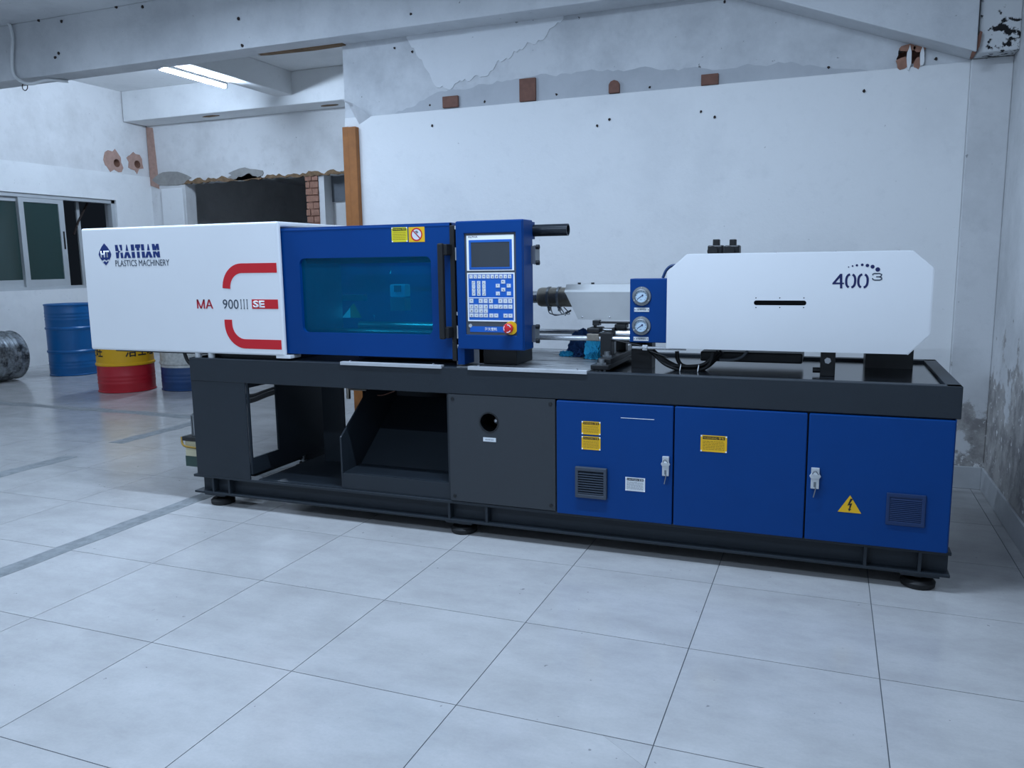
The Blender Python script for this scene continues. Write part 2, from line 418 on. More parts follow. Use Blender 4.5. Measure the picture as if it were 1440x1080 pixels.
# main downstand beam with a sloped haunch at its right end
hz = [(XL, 2.87), (2.14, 2.87), (3.46, 2.372), (3.46, CEIL), (XL, CEIL)]
beam = struct(MB().prism(hz, 2.93, YB+.012).build('ceiling_beam', 'beam_plaster', bevel=.006))
box('beam_topping', 'beam_plaster', beam, XL, XR, 2.94, YB+.05, CEIL, CEIL2+.02)
ceil1 = struct(box('ceiling', 'beam_plaster', None, XL-.2, XR+.2, YF-.2, 2.94, CEIL, CEIL+.15))
ceil2 = struct(box('ceiling_room', 'room_paint', None, XL-.2, XR+.2, YB+.05, YR+.2, CEIL2, CEIL2+.15))
b2 = struct(box('ceiling_beam_far', 'room_paint', None, XL, XR, 7.70, YR+.02, 3.535, CEIL2, .01))
b3 = struct(box('ceiling_beam_cross', 'room_paint', None, -4.53, -4.26, YB+.05, 7.71, 3.665, CEIL2, .01))
for px in ((297, 163), (463, 148)):
    q = Zp(px, 3.535); MB().prism(blob(q.x, q.y, .14, .05, 12, .25, int(q.x*10)), 3.528, 3.54, 'z').build('knot_hole', 'broken_mortar', b2)
# left wall with the window opening
wy0, wy1, wz0, wz1 = 4.35, Xp((163, 281), XL).y, 1.04, 2.345
wl = MB().holed([(YF, 0), (YR, 0), (YR, 2.75), (YF, 2.75)], [[(wy0, wz0), (wy1, wz0), (wy1, wz1), (wy0, wz1)]], XL-.24, XL, 'x')
wall_left = struct(wl.build('wall_left', 'room_paint'))
cores = [(Xp(p, XL-.012).y+.04, Xp(p, XL-.012).z-.02) for p in ((161, 227), (190, 229))]
MB().holed([(YF, 2.745), (YR, 2.745), (YR, CEIL2+.1), (YF, CEIL2+.1)], [circ(a, b_, .06, 16) for a, b_ in cores], XL-.24, XL-.015, 'x').build('wall_left_upper', 'room_dirty', wall_left)
# holes with bare brick round them in the left wall, high up
for (px, r, sd) in (((161, 227), .17, 3), ((190, 229), .15, 5)):
    q = Xp(px, XL-.012)
    MB().holed(blob(q.y-.02, q.z, r, r*1.0, 16, .3, sd), [circ(q.y+.04, q.z-.02, .06, 16)], XL-.016, XL-.009, 'x').build('bare_brick', 'brick_faint', wall_left)
    MB().lathe((XL-.2, q.y+.04, q.z-.02), (1, 0, 0), [(0, .0595), (.19, .0595)], 16, False).build('core_hole', 'brick_red', wall_left)
# far wall with the broken-out opening
ox0, ox1 = -6.68, -4.42
def zj(x, z, s): return (x, z+random.uniform(-s, s))
top_edge = [zj(-7.05+(3.6/40)*k, 2.645, .03) for k in range(41)]
poly = [(XL, 0), (ox0-.02, 0), (ox0, 2.62)]+top_edge[5:]+[(-3.2, 2.6), (-3.2, 0), (XR, 0), (XR, 3.6), (XL, 3.6)]
wall_far = struct(MB().prism(poly, YR, YR+.22).build('wall_far', 'room_dirty'))
# raw edge of the opening, brick pier and what is behind
rnd = random.Random(5)
def ragged(x0, x1, zlo, zhi, n, seed, jl=.012, jh=.03):
    r_ = random.Random(seed); up_e = []; lo_e = []; hh = 0
    for k in range(n+1):
        x = x0+(x1-x0)*k/n; hh = .6*hh+r_.uniform(-jh, jh); up_e.append((x, zhi+hh)); lo_e.append((x, zlo+r_.uniform(-jl, jl)))
    return lo_e+up_e[::-1]
MB().prism(ragged(-7.0, -3.3, 2.615, 2.675, 70, 5), YR-.012, YR+.03).build('broken_edge', 'broken_mortar', wall_far)
MB().prism(blob(-6.95, 2.70, .38, .11, 16, .15, 77), YR-.013, YR+.02).build('mortar_patch', 'mortar_pale', wall_far)
MB().prism(blob(-5.5, 2.70, .30, .09, 16, .2, 78), YR-.012, YR+.02).build('mortar_patch', 'mortar_pale', wall_far)
MB().prism([(-7.37, 2.62), (-7.2, 2.56), (-7.22, 3.1), (-7.24, 3.5), (-7.37, 3.52)], YR-.012, YR+.01).build('bare_brick', 'brick_faint', wall_far)
pier = struct(box('wall_pier', 'brick_red', None, -4.42, -4.23, YR+.03, YR+.3, 0, 2.63))
for k in range(9):
    z0 = 1.75+k*.1; w = .11 if k % 2 else .0
    for xa, xb in ((-4.44, -4.33-w*.4), (-4.32-w*.4, -4.225)):
        MB().box(xa, xb, YR+.0+rnd.uniform(0, .02), YR+.06, z0, z0+.085).build('brick', 'brick_red', pier)
box('pier_render', 'room_dirty', pier, -4.225, -4.13, YR+.03, YR+.3, 0, 2.64)
wall_dark = struct(MB().box(XL, -3.9, YR+7.0, YR+7.2, 0, 3.2).build('wall_back_room', 'room_dirty'))
MB().box(XL-.2, XL, YR+.2, YR+7.2, 0, 3.2).build('wall_back_room_side', 'room_dirty', wall_dark)
MB().box(-4.30, -4.2, YR+.3, YR+7.2, 0, 3.2).build('wall_back_room_side', 'room_dirty', wall_dark)
MB().box(XL-.2, -3.9, YR+.2, YR+7.2, 2.95, 3.2).build('ceiling_back_room', 'room_dirty', wall_dark)
wall_niche = struct(MB().box(-4.2, -3.1, YR+.24, YR+.4, 0, 2.25).build('wall_niche', 'room_dirty'))
box('lintel', 'grey_lintel', wall_niche, -4.2, -3.1, YR+.22, YR+.4, 2.25, 2.9)
# metal latch on the far jamb
q = Yp((251, 296), YR-.02)
l = MB().box(q.x-.13, q.x+.12, YR-.03, YR+.0, q.z+.10, q.z+.14).box(q.x+.06, q.x+.10, YR-.03, YR+.0, q.z-.22, q.z+.14).build('latch', 'black_metal', wall_far)
box('jamb_panel', 'room_paint', wall_far, -7.12, -6.69, YR-.06, YR+.01, 0, 2.55, .01)
# skirtings
struct(box('baseboard_back', 'skirting', None, 0.6, XR-.012, YB-.037, YB-.001, .0005, .13, .003))
struct(box('baseboard_right', 'skirting', None, XR-.012, XR+.001, 0, YB-.03, .0005, .13, .003))
# wooden door lining at the partition end
jamb = empty('trim_1', (-.44, YB, 0)); jamb['kind'] = 'structure'
box('lining_board', 'wood', jamb, -.505, -.452, YB-.03, YB+.24, 0, 2.30, .004)
box('lining_board', 'wood', jamb, -.449, -.385, YB-.045, YB+.01, 0, 2.295, .004)
# little broken plaster ledge over the lining
q0, q1, q2 = Yp((489, 146), YB), Yp((524, 163), YB), Yp((505, 178), YB)
ledge = MB()
v = ledge._v([(q0.x, YB+.01, q0.z), (q1.x, YB+.01, q1.z), (q2.x, YB+.01, q2.z), (q0.x, YB-.10, q0.z+.015), (q0.x+.10, YB-.09, q0.z-.02), (q1.x-.02, YB-.005, q1.z)])
for f in ((0, 1, 2), (0, 3, 4, 5, 1), (0, 2, 4, 3), (2, 1, 5, 4)): ledge.bm.faces.new([v[i] for i in f])
ledge.build('plaster_ledge', 'wall_rough', wall_back)
# wooden plugs, spalls, bolt heads on the upper wall
for a, b_, nm in (((622, 136), (644, 150), 0), ((730, 111), (753, 141), 0), ((986, 105), (1010, 118), 0)):
    x0, x1, z0, z1 = rect(a, b_, YB-.01)
    tag(box('wood_plug', 'wood_block', None, x0, x1, YB-.012, YB+.05, z0, z1, .003),
        ('small brown wooden plug between the door lining and the tall plug', 'tall brown wooden plug in the upper wall above the control panel', 'flat brown wooden plug in the upper wall above the gauges')[(0, 1, 2)[[622, 730, 986].index(a[0])]], 'wood plug')
x0, x1, z0, z1 = rect((856, 113), (871, 130), YB-.01)
tag(MB().prism([(x0, z0), (x1, z0), (x1, z1-.03)]+[((x0+x1)/2+(x1-x0)/2*math.cos(math.radians(a)), z1-.035+.035*math.sin(math.radians(a))) for a in (20, 50, 90, 130, 160)]+[(x0, z1-.03)], YB-.015, YB+.05).build('wood_plug', 'wood_block', bevel=.003), 'round-topped brown wooden plug in the upper wall', 'wood plug')
q = Yp((1282, 77), YB+.01)
for k, (dx, dz, r1, r2_) in enumerate(((-.045, -.045, .035, .035), (-.02, .035, .04, .02), (.035, .03, .035, .022), (.03, -.05, .02, .03))):
    MB().prism(blob(q.x+dx, q.z+dz, r1, r2_, 10, .25, 40+k), YB-.004, YB+.006).build('broken_brick', 'brick_red', wall_back)
for dx, sd, hh in ((-.012, 3, .062), (.052, 4, .05)):
    MB().prism(blob(q.x+dx, q.z-.02, .012, hh, 12, .2, sd), YB-.010, YB+.006).build('plaster_shard', 'wall_paint', wall_back)
def ragged_band(x0, x1, zlo, zf, n, seed, jh):
    r_ = random.Random(seed); a = []; hh = 0
    for k in range(n+1):
        t = k/n; hh = .65*hh+r_.uniform(-jh, jh); a.append((x0+(x1-x0)*t, zf(t)+hh))
    return [(x0, zlo), (x1, zlo)]+a[::-1]
plaster('grey_render', 'b9bcc0', '9a9ea3', .6, 2.2, .3)
MB().prism(ragged_band(-.1, 2.98, 2.366, lambda t: 2.368+(.085+.05*math.sin(5*t)+.05*t)*min(1, t*9, (1-t)*7), 90, 8, .012), YB+.008, YB+.014).build('render_band', 'grey_render', wall_back)
plaster('peeled_white', 'dcdee0', 'c4c7ca', .5, 2.5, .7)
MB().prism(ragged_band(.02, 1.15, 2.87, lambda t: 2.86-(.29+.05*math.sin(7*t)+.03*t)*min(1, t*5, (1-t)*2.2), 60, 9, .02), YB+.006, YB+.014).build('peeled_paint', 'peeled_white', wall_back)
for px in ((605, 148), (682, 143), (783, 133), (914, 123), (1165, 95), (578, 20), (580, 73), (608, 177), (1019, 3), (857, 168), (840, 177), (986, 157), (1005, 165), (1215, 128), (1316, 83), (555, 68)):
    y = YB+.012 if 2.36 < Yp(px, YB).z < 2.86 else (YB if Yp(px, YB).z <= 2.36 else 2.93)
    q = Yp(px, y); MB().prism(blob(q.x, q.z, .008, .008, 9, .35, px[0]), y-.006, y+.005).build('nail_stub', 'rust_bar', wall_back)
for px in ((55, 29), (87, 30), (164, 10), (201, 10), (83, 75), (78, 81), (336, 27), (341, 64)):
    q = Yp(px, 2.93); MB().prism(blob(q.x, q.z, .011, .011, 9, .35, px[0]), 2.922, 2.935).build('bolt_stub', 'rust_bar', beam)
# broken soffit edge with bare brown filler
a = Yp((362, 75), YB+.01); c = Yp((486, 60), YB+.01)
MB().prism([(a.x, 2.872), (c.x, 2.872), (c.x, 2.862), (a.x+.5, 2.858), (a.x+.1, 2.866)], YB-.035, YB+.02).build('soffit_filler', 'broken_mortar', beam)
# sliver of wood caught under the beam end
tag(MB().prism([(Yp(p, YB-.16).x, Yp(p, YB-.16).z) for p in ((1364, 82), (1370, 62), (1378, 44), (1381, 46), (1377, 66), (1368, 82))], YB-.175, YB-.145).build('wood_splinter', 'wood_block'), 'thin dark wood splinter stuck at the beam end beside the mouldy corner', 'splinter')

# ---- window in the left wall
win = empty('window_1', (XL-.1, (wy0+wy1)/2, wz0)); win['kind'] = 'structure'
xw0, xw1 = XL-.12, XL-.03
def fr(name, y0, y1, z0, z1, xa=xw0, xb=xw1, mat='window_alu', par=None): return box(name, mat, par or win, xa, xb, y0, y1, z0, z1, .004)
fr('frame_head', wy0, wy1, wz1-.055, wz1); fr('frame_sill', wy0, wy1, wz0, wz0+.045); fr('frame_jamb', wy1-.07, wy1, wz0, wz1); fr('frame_jamb', wy0, wy0+.07, wz0, wz1)
def yw(px): return Xp(px, XL-.07).y
def sash(ya, yb, xa, xb):
    s_ = MB().holed([(ya, wz0+.04), (yb, wz0+.04), (yb, wz1-.05), (ya, wz1-.05)], [[(ya+.075, wz0+.14), (yb-.085, wz0+.14), (yb-.085, wz1-.115), (ya+.075, wz1-.115)]], xa, xb, 'x').build('sash', 'window_alu', win, .003)
    MB().box((xa+xb)/2-.003, (xa+xb)/2+.003, ya+.07, yb-.08, wz0+.135, wz1-.11).build('pane', 'window_glass', s_); return s_
s2 = sash(yw((28, 330)), yw((91, 330)), XL-.075, XL-.04)
box('pull', 'black_metal', s2, XL-.04, XL-.03, yw((91, 330))-.05, yw((91, 330))-.03, 1.60, 1.85)
sash(wy0+.05, yw((36, 330)), XL-.115, XL-.08)
# folding grille outside the open third
gy0, gy1 = yw((88, 330)), wy1
gr = empty('window_grille', (XL-.28, (gy0+gy1)/2, 1.05))
tag(gr, 'rusty folding security grille outside the open part of the sliding window', 'grille')
ys = [gy0-.75+k*.17 for k in range(6)]
for k, y in enumerate(ys): MB().box(XL-.29, XL-.265, y, y+.03, 1.0, 2.4).build('upright', 'rust_bar', gr)
for k, y in enumerate(ys[:-1]):
    for z in (1.1, 1.45, 1.8, 2.1):
        MB().tube([(XL-.277, y+.01, z), (XL-.277, y+.18, z+.3)], .007, 6, 1).tube([(XL-.285, y+.18, z), (XL-.285, y+.01, z+.3)], .007, 6, 1).build('lattice', 'rust_bar', gr)
p0 = Xp((107, 280), XL-.27); p1 = Xp((115, 320), XL-.27)
box('guide_rail', 'window_alu', gr, XL-.285, XL-.26, p0.y-.02, p0.y+.03, 1.0, 2.4)
MB().tube([Xp((125, 281), XL-.25), Xp((110, 312), XL-.25), Xp((104, 330), XL-.25)], .016, 8, 1).build('brace', 'rust_bar', gr)
MB().tube([(XL-.28, ys[0]-.1, 1.02), (XL-.28, wy1, 1.02)], .015, 6, 1).build('bottom_rail', 'rust_bar', gr)

# ---- conduit on the beam
cpts = [Yp(p, 2.905) for p in ((-30, 14), (0, 27), (13, 34), (17.5, 52), (17, 78), (18, 100), (25, 111), (42, 118))]
con = tag(MB().tube(cpts+[Vector((cpts[-1].x+.1, 3.0, 2.855)), Vector((cpts[-1].x+.2, 3.1, 2.855))], .013, 10, 5).build('conduit_pipe', 'pvc', smooth=True), 'white plastic conduit bending down the face of the concrete beam', 'pipe')
q = Yp((35, 121), 2.92)
MB().tube([(q.x+.03*math.cos(t), 2.92, q.z-.005+.03*math.sin(t)) for t in [k*math.pi/8 for k in range(17)]], .004, 6, 1).build('hook', 'rust_bar', con)

# ---- lamps
def tube_lamp(name, loc, rz, L, label, watts=None, emis=False, group=None, light='lamp_light'):
    e = empty(name, loc); e.rotation_euler.z = rz; tag(e, label, 'lamp', group)
    def part(n, mat, *b):
        mb = MB().box(*b); me = mb.build(n, mat, None, .004); me.parent = e; return me
    hw_ = .03 if emis else .035; ht_ = .054 if emis else .09
    part('housing', 'machine_white_matte', -L/2, L/2, -hw_, hw_, .02, ht_)
    for s_ in (-1, 1): part('end_cap', 'machine_white_matte', s_*L/2-.015, s_*L/2+.015, -.03, .03, -.02, .05)
    o = MB().cyl((-L/2+.01, 0, 0), (L/2-.01, 0, 0), .016 if not emis else .022, 14).build('tube', 'tube_light' if emis else 'machine_white_matte', None, smooth=True); o.parent = e
    if watts:
        ld = bpy.data.lights.new(light, 'AREA'); ld.shape = 'RECTANGLE'; ld.size = L; ld.size_y = .06; ld.energy = watts; ld.color = LAMP_COL
        lo = bpy.data.objects.new(light, ld); COL.objects.link(lo); lo.parent = e; lo.location = (0, 0, -.03)
    return e
qa, qb = Zp((225, 95), 3.612), Zp((315, 122), 3.612)
tube_lamp('tube_lamp', ((qa.x+qb.x)/2, (qa.y+qb.y)/2, 3.612), math.pi/2, (qb-qa).length, 'glowing fluorescent tube lamp under the concrete cross beam', emis=True)
for (nm, x, y, z, rz, w) in HALL_TUBES: tube_lamp('tube_lamp', (x, y, z), rz, 1.2, 'fluorescent tube lamp on the main hall ceiling', w, group='hall ceiling lamps', light=nm)

# ================================================================== THE MACHINE
M = empty('injection_moulding_machine', (1.42, 1.85, 0))
tag(M, 'long white, blue and dark grey plastic injection moulding machine on levelling feet', 'machine')
F = 1.40            # front plane of the base
ZT, ZB = .832, .705 # deck height, underside of top band
X0, X1, XW = -.46, 3.29, -.095
BK = 2.29           # back of the bed
# -- base channels
for y0, s_ in ((F, 1), (BK-.07, -1)):
    c = MB()
    c.box(X0-.03, X1-.0, y0, y0+.07, .158, .172).box(X0-.03, X1-.0, y0, y0+.07, .066, .078)
    c.box(X0, X1-.005, *( (y0+.045, y0+.055) if s_ > 0 else (y0+.015, y0+.025)), .075, .16)
    c.build('base_channel', 'frame_dark', M, .002)
for x in (-.36, -.25, 1.10, 1.30, 2.98, 3.18): box('channel_gusset', 'frame_dark', M, x-.006, x+.006, F+.004, F+.05, .075, .16)
for x in (X0+.03, 1.2, X1-.12): box('cross_member', 'frame_dark', M, x, x+.08, F+.06, BK-.06, .08, .16)
# -- levelling feet
def foot(x, y):
    f = MB().lathe((x, y, 0), (0, 0, 1), [(0, .058), (.004, .064), (.022, .066), (.034, .055), (.038, .03)], 24).build('levelling_foot', 'black_rubber', M, smooth=True)
    MB().cyl((x, y, .03), (x, y, .12), .014, 12).build('bolt', 'dull_steel', f, smooth=True)
    MB().cyl((x, y, .040), (x, y, .058), .030, 6).build('nut', 'black_metal', f)
    MB().box(x-.07, x+.07, F+.003, F+.12, .058, .067) .build('foot_plate', 'frame_dark', f) if y < 1.6 else None
for px in ((302, 704), (648, 742), (1292, 817)):
    x = Zp(px, .03).x; foot(x, F+.067); foot(x, BK-.06)
# -- base body
box('end_plate', 'frame_grey', M, X0, XW, F, F+.008, .172, ZB, .002)
box('end_plate', 'frame_grey', M, X0, XW, BK-.012, BK-.004, .172, ZB, .002)
cut = [Xp(p, XW) for p in ((350, 537), (385, 537), (388, 632), (361, 649))]
cy0, cy1, cz0, cz1 = F+.02, cut[1].y, cut[2].z, cut[1].z
MB().holed([(F+.008, .20), (BK-.015, .20), (BK-.015, ZB), (F+.008, ZB)], [[(cy0, cz0), (cy1, cz0), (cy1, min(cz1, ZB-.02)), (cy0, min(cz1, ZB-.02))]], XW, XW+.012, 'x').build('inner_web', 'frame_grey', M)
# top band and bed
tb = MB()
tb.box(X0, X1, F-.002, F+.05, ZB, ZT).box(X0, X1, BK-.05, BK, ZB, ZT).box(X0, X0+.05, F, BK, ZB, ZT).box(X1-.055, X1, F, BK, ZB, ZT)
tb.build('bed_frame', 'frame_grey', M, .003)
xd = Yp((826, 524), F).x
box('clamp_bed', 'frame_dark', M, X0+.03, 1.17, F+.02, BK-.02, .78, .823)
box('deck_plate', 'deck_worn', M, 1.16, xd, F+.004, BK-.01, .815, .836, .001)
box('oil_tray', 'tray_black', M, xd, X1-.058, F+.015, BK-.05, .79, .818)
for a, b_ in (((480, 511), (622, 521)), ((659, 517), (826, 529))):
    xa = Yp(a, F).x; xb = Yp(b_, F).x
    box('edge_strip', 'strip_alu', M, xa, xb, F-.012, F+.02, .825, .841, .001)
    for x in (xa+.05, xb-.05): MB().cyl((x, F+.005, .84), (x, F+.005, .847), .006, 8).build('strip_screw', 'steel', M)
# bottom plate, chute and inner plates in the open bay
box('bottom_plate', 'frame_grey', M, XW+.05, 1.10, F+.01, BK-.1, .165, .176)
ply = [(0.487, F+.012), (0.487, F+.62)]
MB().prism([(F+.012, .176), (F+.60, .176), (F+.60, .705), (F+.36, .700), (F+.012, .445)], .480, .490, 'x').build('chute_side', 'frame_grey', M, .001)
MB().box(.49, 1.10, F+.012, F+.02, .176, .255).build('chute_lip', 'frame_grey', M, .001)
MB().prism([(F+.018, .25), (F+.19, .255), (F+.60, .56), (F+.60, .57), (F+.19, .265), (F+.018, .258)], .49, 1.10, 'x').build('chute_floor', 'frame_grey', M)
MB().prism([(F+.01, .17), (F+.62, .17), (F+.62, .71), (F+.01, .71)], 1.10, 1.112, 'x').build('chute_wall', 'frame_grey', M)
xg = [Yp(p, BK-.05).x for p in ((484, 556), (513, 556))]
zg = Yp((485, 606), BK-.05).z
MB().box(xg[1]-.01, 1.11, BK-.06, BK-.05, .17, .71).build('rear_plate', 'frame_dark', M)
MB().box(XW+.012, 1.1, F+.05, BK-.05, .70, .71).build('bay_roof', 'frame_dark', M)
MB().box(.05, Yp((484, 580), 1.89).x, 1.89, 1.90, .17, .71).build('rear_post', 'frame_grey', M)
# fittings hung in the bay
q = Yp((490, 552), F+.4)
MB().cyl((q.x, F+.4, q.z+.05), (q.x, F+.4, q.z-.035), .012, 12).cyl((q.x, F+.4, q.z+.02), (q.x+.12, F+.4, q.z+.02), .006, 8).build('grease_fitting', 'barrel_steel', M, smooth=True)
MB().tube([Yp((515, 551), F+.4), Yp((535, 556), F+.38), Yp((555, 550), F+.36)], .0035, 6).build('grease_line', 'wood_block', M)
def faint_print(name, par, x0, x1, zm, h, y, seed):
    r_ = random.Random(seed); t = MB(); xx = x0
    while xx < x1-.002:
        w = min(r_.uniform(.003, .006), x1-xx); t.box(xx, xx+w*.6, y-.0004, y+.0004, zm-h*r_.uniform(.3, .5), zm+h*r_.uniform(.3, .5)); xx += w
    return t.build(name, 'grey_text', par, kind='stuff')
# -- grey access panel
def plane_panel(a, b_, y): return rect(a, b_, y)
px0 = Yp((632, 600), F).x; px1 = Yp((781, 600), F).x
cz = Yp((688, 594), F); 
acc = MB().holed([(px0, .176), (px1, .176), (px1, .703), (px0, .703)], [circ(cz.x, cz.z, .046)], F-.004, F+.006).build('access_panel', 'panel_grey', M)
MB().lathe((cz.x, F-.006, cz.z), (0, 1, 0), [(0, .044), (0, .050), (.16, .050), (.16, .044)], 28, False).build('collar', 'black_metal', acc, smooth=True)
MB().lathe((cz.x+.022, F+.045, cz.z), (0, -1, .2), [(0, .012), (.012, .012), (.018, .006)], 14).build('drain_valve', 'steel', acc, smooth=True)
for x in (px0+.022, px1-.022):
    for z in (.20, .68): MB().cyl((x, F-.007, z), (x, F-.002, z), .0085, 12).build('screw', 'black_metal', acc)
x0, x1, z0, z1 = rect((680, 614.5), (698, 621.5), F)
box('name_plate', 'sticker_white', acc, x0, x1, F-.0055, F-.003, z0, z1)
faint_print('name_plate_print', acc, x0+.012, x1-.010, (z0+z1)/2, .006, F-.0056, 1)
box('access_post', 'frame_dark', M, px1-.03, px1+.012, F+.0065, F+.05, .172, .705)
box('access_header', 'frame_dark', M, px0, px1+.012, F+.0065, F+.05, .67, .715)
box('rear_plate', 'frame_dark', M, 1.105, px1+.012, BK-.06, BK-.05, .17, .71)
# -- cabinet behind the blue doors
xa = Yp((783, 640), F).x; xb = Yp((947.5, 650), F).x; xc = Yp((1134, 660), F).x; xe = 3.276
box('cabinet_body', 'frame_dark', M, px1+.006, xe-.004, F+.02, BK-.06, .172, .703)
box('cabinet_side', 'machine_blue', M, xe-.005, xe, F-.002, BK-.06, .172, .703)
def door(a, b_): return MB().prism(rrect(a+.003, b_-.003, .170, .700, .005, 2), F-.012, F+.018).build('cabinet_door', 'machine_blue', M, .004)
d1, d2, d3 = door(xa, xb), door(xb, xc), door(xc, xe)
FD = F-.0125
def sticker(par, a, b_, mat, head, lines, cols=1, headmat='black_print', txt='sticker_yellow', y=FD):
    x0, x1, z0, z1 = rect(a, b_, y); h = z1-z0; w = x1-x0
    box('warning_sticker', mat, par, x0, x1, y-.0012, y+.001, z0, z1)
    MB().box(x0+.08*w, x1-.08*w, y-.0016, y, z1-.24*h, z1-.06*h).build('sticker_header', headmat, par)
    text('sticker_heading', head, txt, par, x0+.11*w, x1-.11*w, z1-.215*h, z1-.085*h, y-.0017)
    r_ = random.Random(head+str(a)); t = MB()
    for k in range(lines):
        zz = z1-(.34+.58*k/lines)*h; xx = x0+.08*w
        while xx < x1-.12*w:
            l_ = r_.uniform(.03, .14)*w; l_ = min(l_, x1-.08*w-xx)
            t.box(xx, xx+l_*.82, y-.0015, y-.001, zz-.035*h, zz); xx += l_
    t.build('sticker_print', 'text_olive' if 'white' not in mat else 'grey_text', par, kind='stuff')
    s_ = .004
    c = MB()
    for x in (x0, x1-s_*1.5):
        for z in (z0, z1-s_*1.5): c.box(x, x+s_*1.5, y-.0018, y, z, z+s_*1.5)
    c.build('sticker_rivets', 'white_print', par)
sticker(d1, (818, 592), (844.5, 612), 'sticker_yellow', 'WARNING 警告', 6)
sticker(d1, (818, 613), (844.5, 633.5), 'sticker_yellow', 'CAUTION 注意', 6)
sticker(d1, (879.5, 670.5), (907, 692), 'sticker_white', 'CAUTION 注意', 6, txt='sticker_white')
sticker(d2, (985.5, 611.5), (1022, 637), 'sticker_yellow', 'WARNING 警告', 6)
x0, x1, z0, z1 = rect((873, 588.5), (920, 590.5), FD)
MB().box(x0, x1, FD-.0006, FD+.001, z0, z0+.002).build('paint_scratch', 'white_print', d1)
def latch(par, a, b_):
    x0, x1, z0, z1 = rect(a, b_, FD); w = x1-x0; zm = z1-.38*(z1-z0)
    box('latch_plate', 'alu', par, x0, x1, FD-.012, FD+.001, z0, z1, .002)
    MB().prism([(x0-.2*w, zm), (x0, zm+.32*w), (x1, zm+.32*w), (x1+.2*w, zm), (x1, zm-.35*w), (x0, zm-.35*w)], FD-.016, FD-.01).build('latch_knob', 'alu', par, .002)
    MB().tube([(x0+.15*w, FD-.019, zm+.3*w), ((x0+x1)/2, FD-.026, zm+.75*w), (x1-.1*w, FD-.019, zm+.25*w)], .0022, 6).tube([((x0+x1)/2, FD-.014, z0+.3*w), ((x0+x1)/2+.003, FD-.016, z0), ((x0+x1)/2-.004, FD-.016, z0-.035)], .0022, 6).build('seal_wire', 'dull_steel', par)
    MB().box(x0+.35*w, x0+.65*w, FD-.0126, FD-.01, z0+.25*w, z0+.9*w).build('latch_mark', 'grey_text', par)
latch(d1, (932, 641), (941, 669)); latch(d3, (1141, 657), (1151.5, 687))
def vent(par, a, b_, mat, nm, depth=.018):
    x0, x1, z0, z1 = rect(a, b_, FD); w = x1-x0
    MB().holed([(x0, z0), (x1, z0), (x1, z1), (x0, z1)], [[(x0+.1*w, z0+.12*w), (x1-.1*w, z0+.12*w), (x1-.1*w, z1-.12*w), (x0+.1*w, z1-.12*w)]], FD-depth, FD+.002).build('vent_frame', mat, par, .003)
    MB().box(x0+.1*w, x1-.1*w, FD-.002, FD+.001, z0+.12*w, z1-.12*w).build('vent_back', mat, par)
    n = nm; zz0 = z0+.14*w; hh = (z1-.14*w-zz0)/n
    first = None
    for k in range(n):
        zb = zz0+k*hh
        MB().prism([(FD-depth*.9, zb), (FD-depth*.9, zb+hh*.25), (FD-.002, zb+hh*.75), (FD-.002, zb+hh*.5)], x0+.1*w, x1-.1*w, 'x').build('vent_slat', mat, par)
simple('vent_grey', '3a4350', .5); simple('vent_navy', '0b2c58', .5)
vent(d1, (810, 655), (854, 702), 'vent_grey', 9)
vent(d3, (1247, 692), (1300, 742), 'vent_navy', 12, .007)
# high-voltage triangle
tri = pxz(((1195, 696.5), (1211, 722), (1178, 719.5)), FD)
x0 = tri[2][0]; x1 = tri[1][0]; zb = (tri[1][1]+tri[2][1])/2; zt = tri[0][1]; xm = (x0+x1)/2
MB().prism([(x0, zb), (x1, zb), (xm, zt)], FD-.0012, FD+.001).build('voltage_sign', 'sticker_yellow', d3)
bl = [(.52, .82), (.62, .80), (.50, .52), (.60, .56), (.52, .20), (.58, .22), (.48, .08), (.43, .24), (.475, .22), (.50, .44), (.40, .40)]
MB().prism([(x0+(x1-x0)*u, zb+(zt-zb)*v) for u, v in bl], FD-.0018, FD).build('lightning_bolt', 'black_print', d3)
# -- lubricator pump at the left end
q = Yp((273, 640), 1.75)
lx = X0-.06; ly = 1.50
lub = MB().prism(rrect(lx-.055, lx+.045, .20, .35, .01, 3), ly-.06, ly+.06).build('oil_reservoir', 'oil_clear', M, .004)
box('oil_fill', 'oil_dark', lub, lx-.056, lx+.046, ly-.061, ly+.061, .202, .262)
box('reservoir_cap', 'black_metal', lub, lx-.065, lx+.05, ly-.07, ly+.07, .35, .375, .004)
MB().tube([(lx-.085, ly-.05, .365), (lx-.05, ly-.075, .325), (lx+.04, ly-.075, .315)], .006, 8).build('lever', 'text_olive', lub)
pm = MB().lathe((lx+.01, ly, .375), (0, 0, 1), [(0, .045), (.12, .045), (.13, .03)], 20).build('pump_motor', 'dull_steel', lub, smooth=True)
mbf = MB()
for k in range(12):
    a = 2*math.pi*k/12; mbf.box(lx+.01+.047*math.cos(a)-.003, lx+.01+.047*math.cos(a)+.003, ly+.047*math.sin(a)-.003, ly+.047*math.sin(a)+.003, .385, .49)
mbf.build('motor_fins', 'dull_steel', lub)
MB().tube([Yp(p, 2.33) for p in ((340, 566), (357, 562), (372, 556), (392, 549))], .018, 10).build('black_hose', 'black_rubber', M, smooth=True)
MB().tube([Yp(p, 2.36) for p in ((340, 557), (357, 556), (372, 551), (392, 544))], .014, 10).build('black_hose', 'black_rubber', M, smooth=True)
MB().tube([Yp(p, 2.2) for p in ((250, 480), (258, 493), (268, 512), (300, 528), (357, 540), (372, 530))], .012, 10).build('black_hose', 'black_rubber', M, smooth=True)

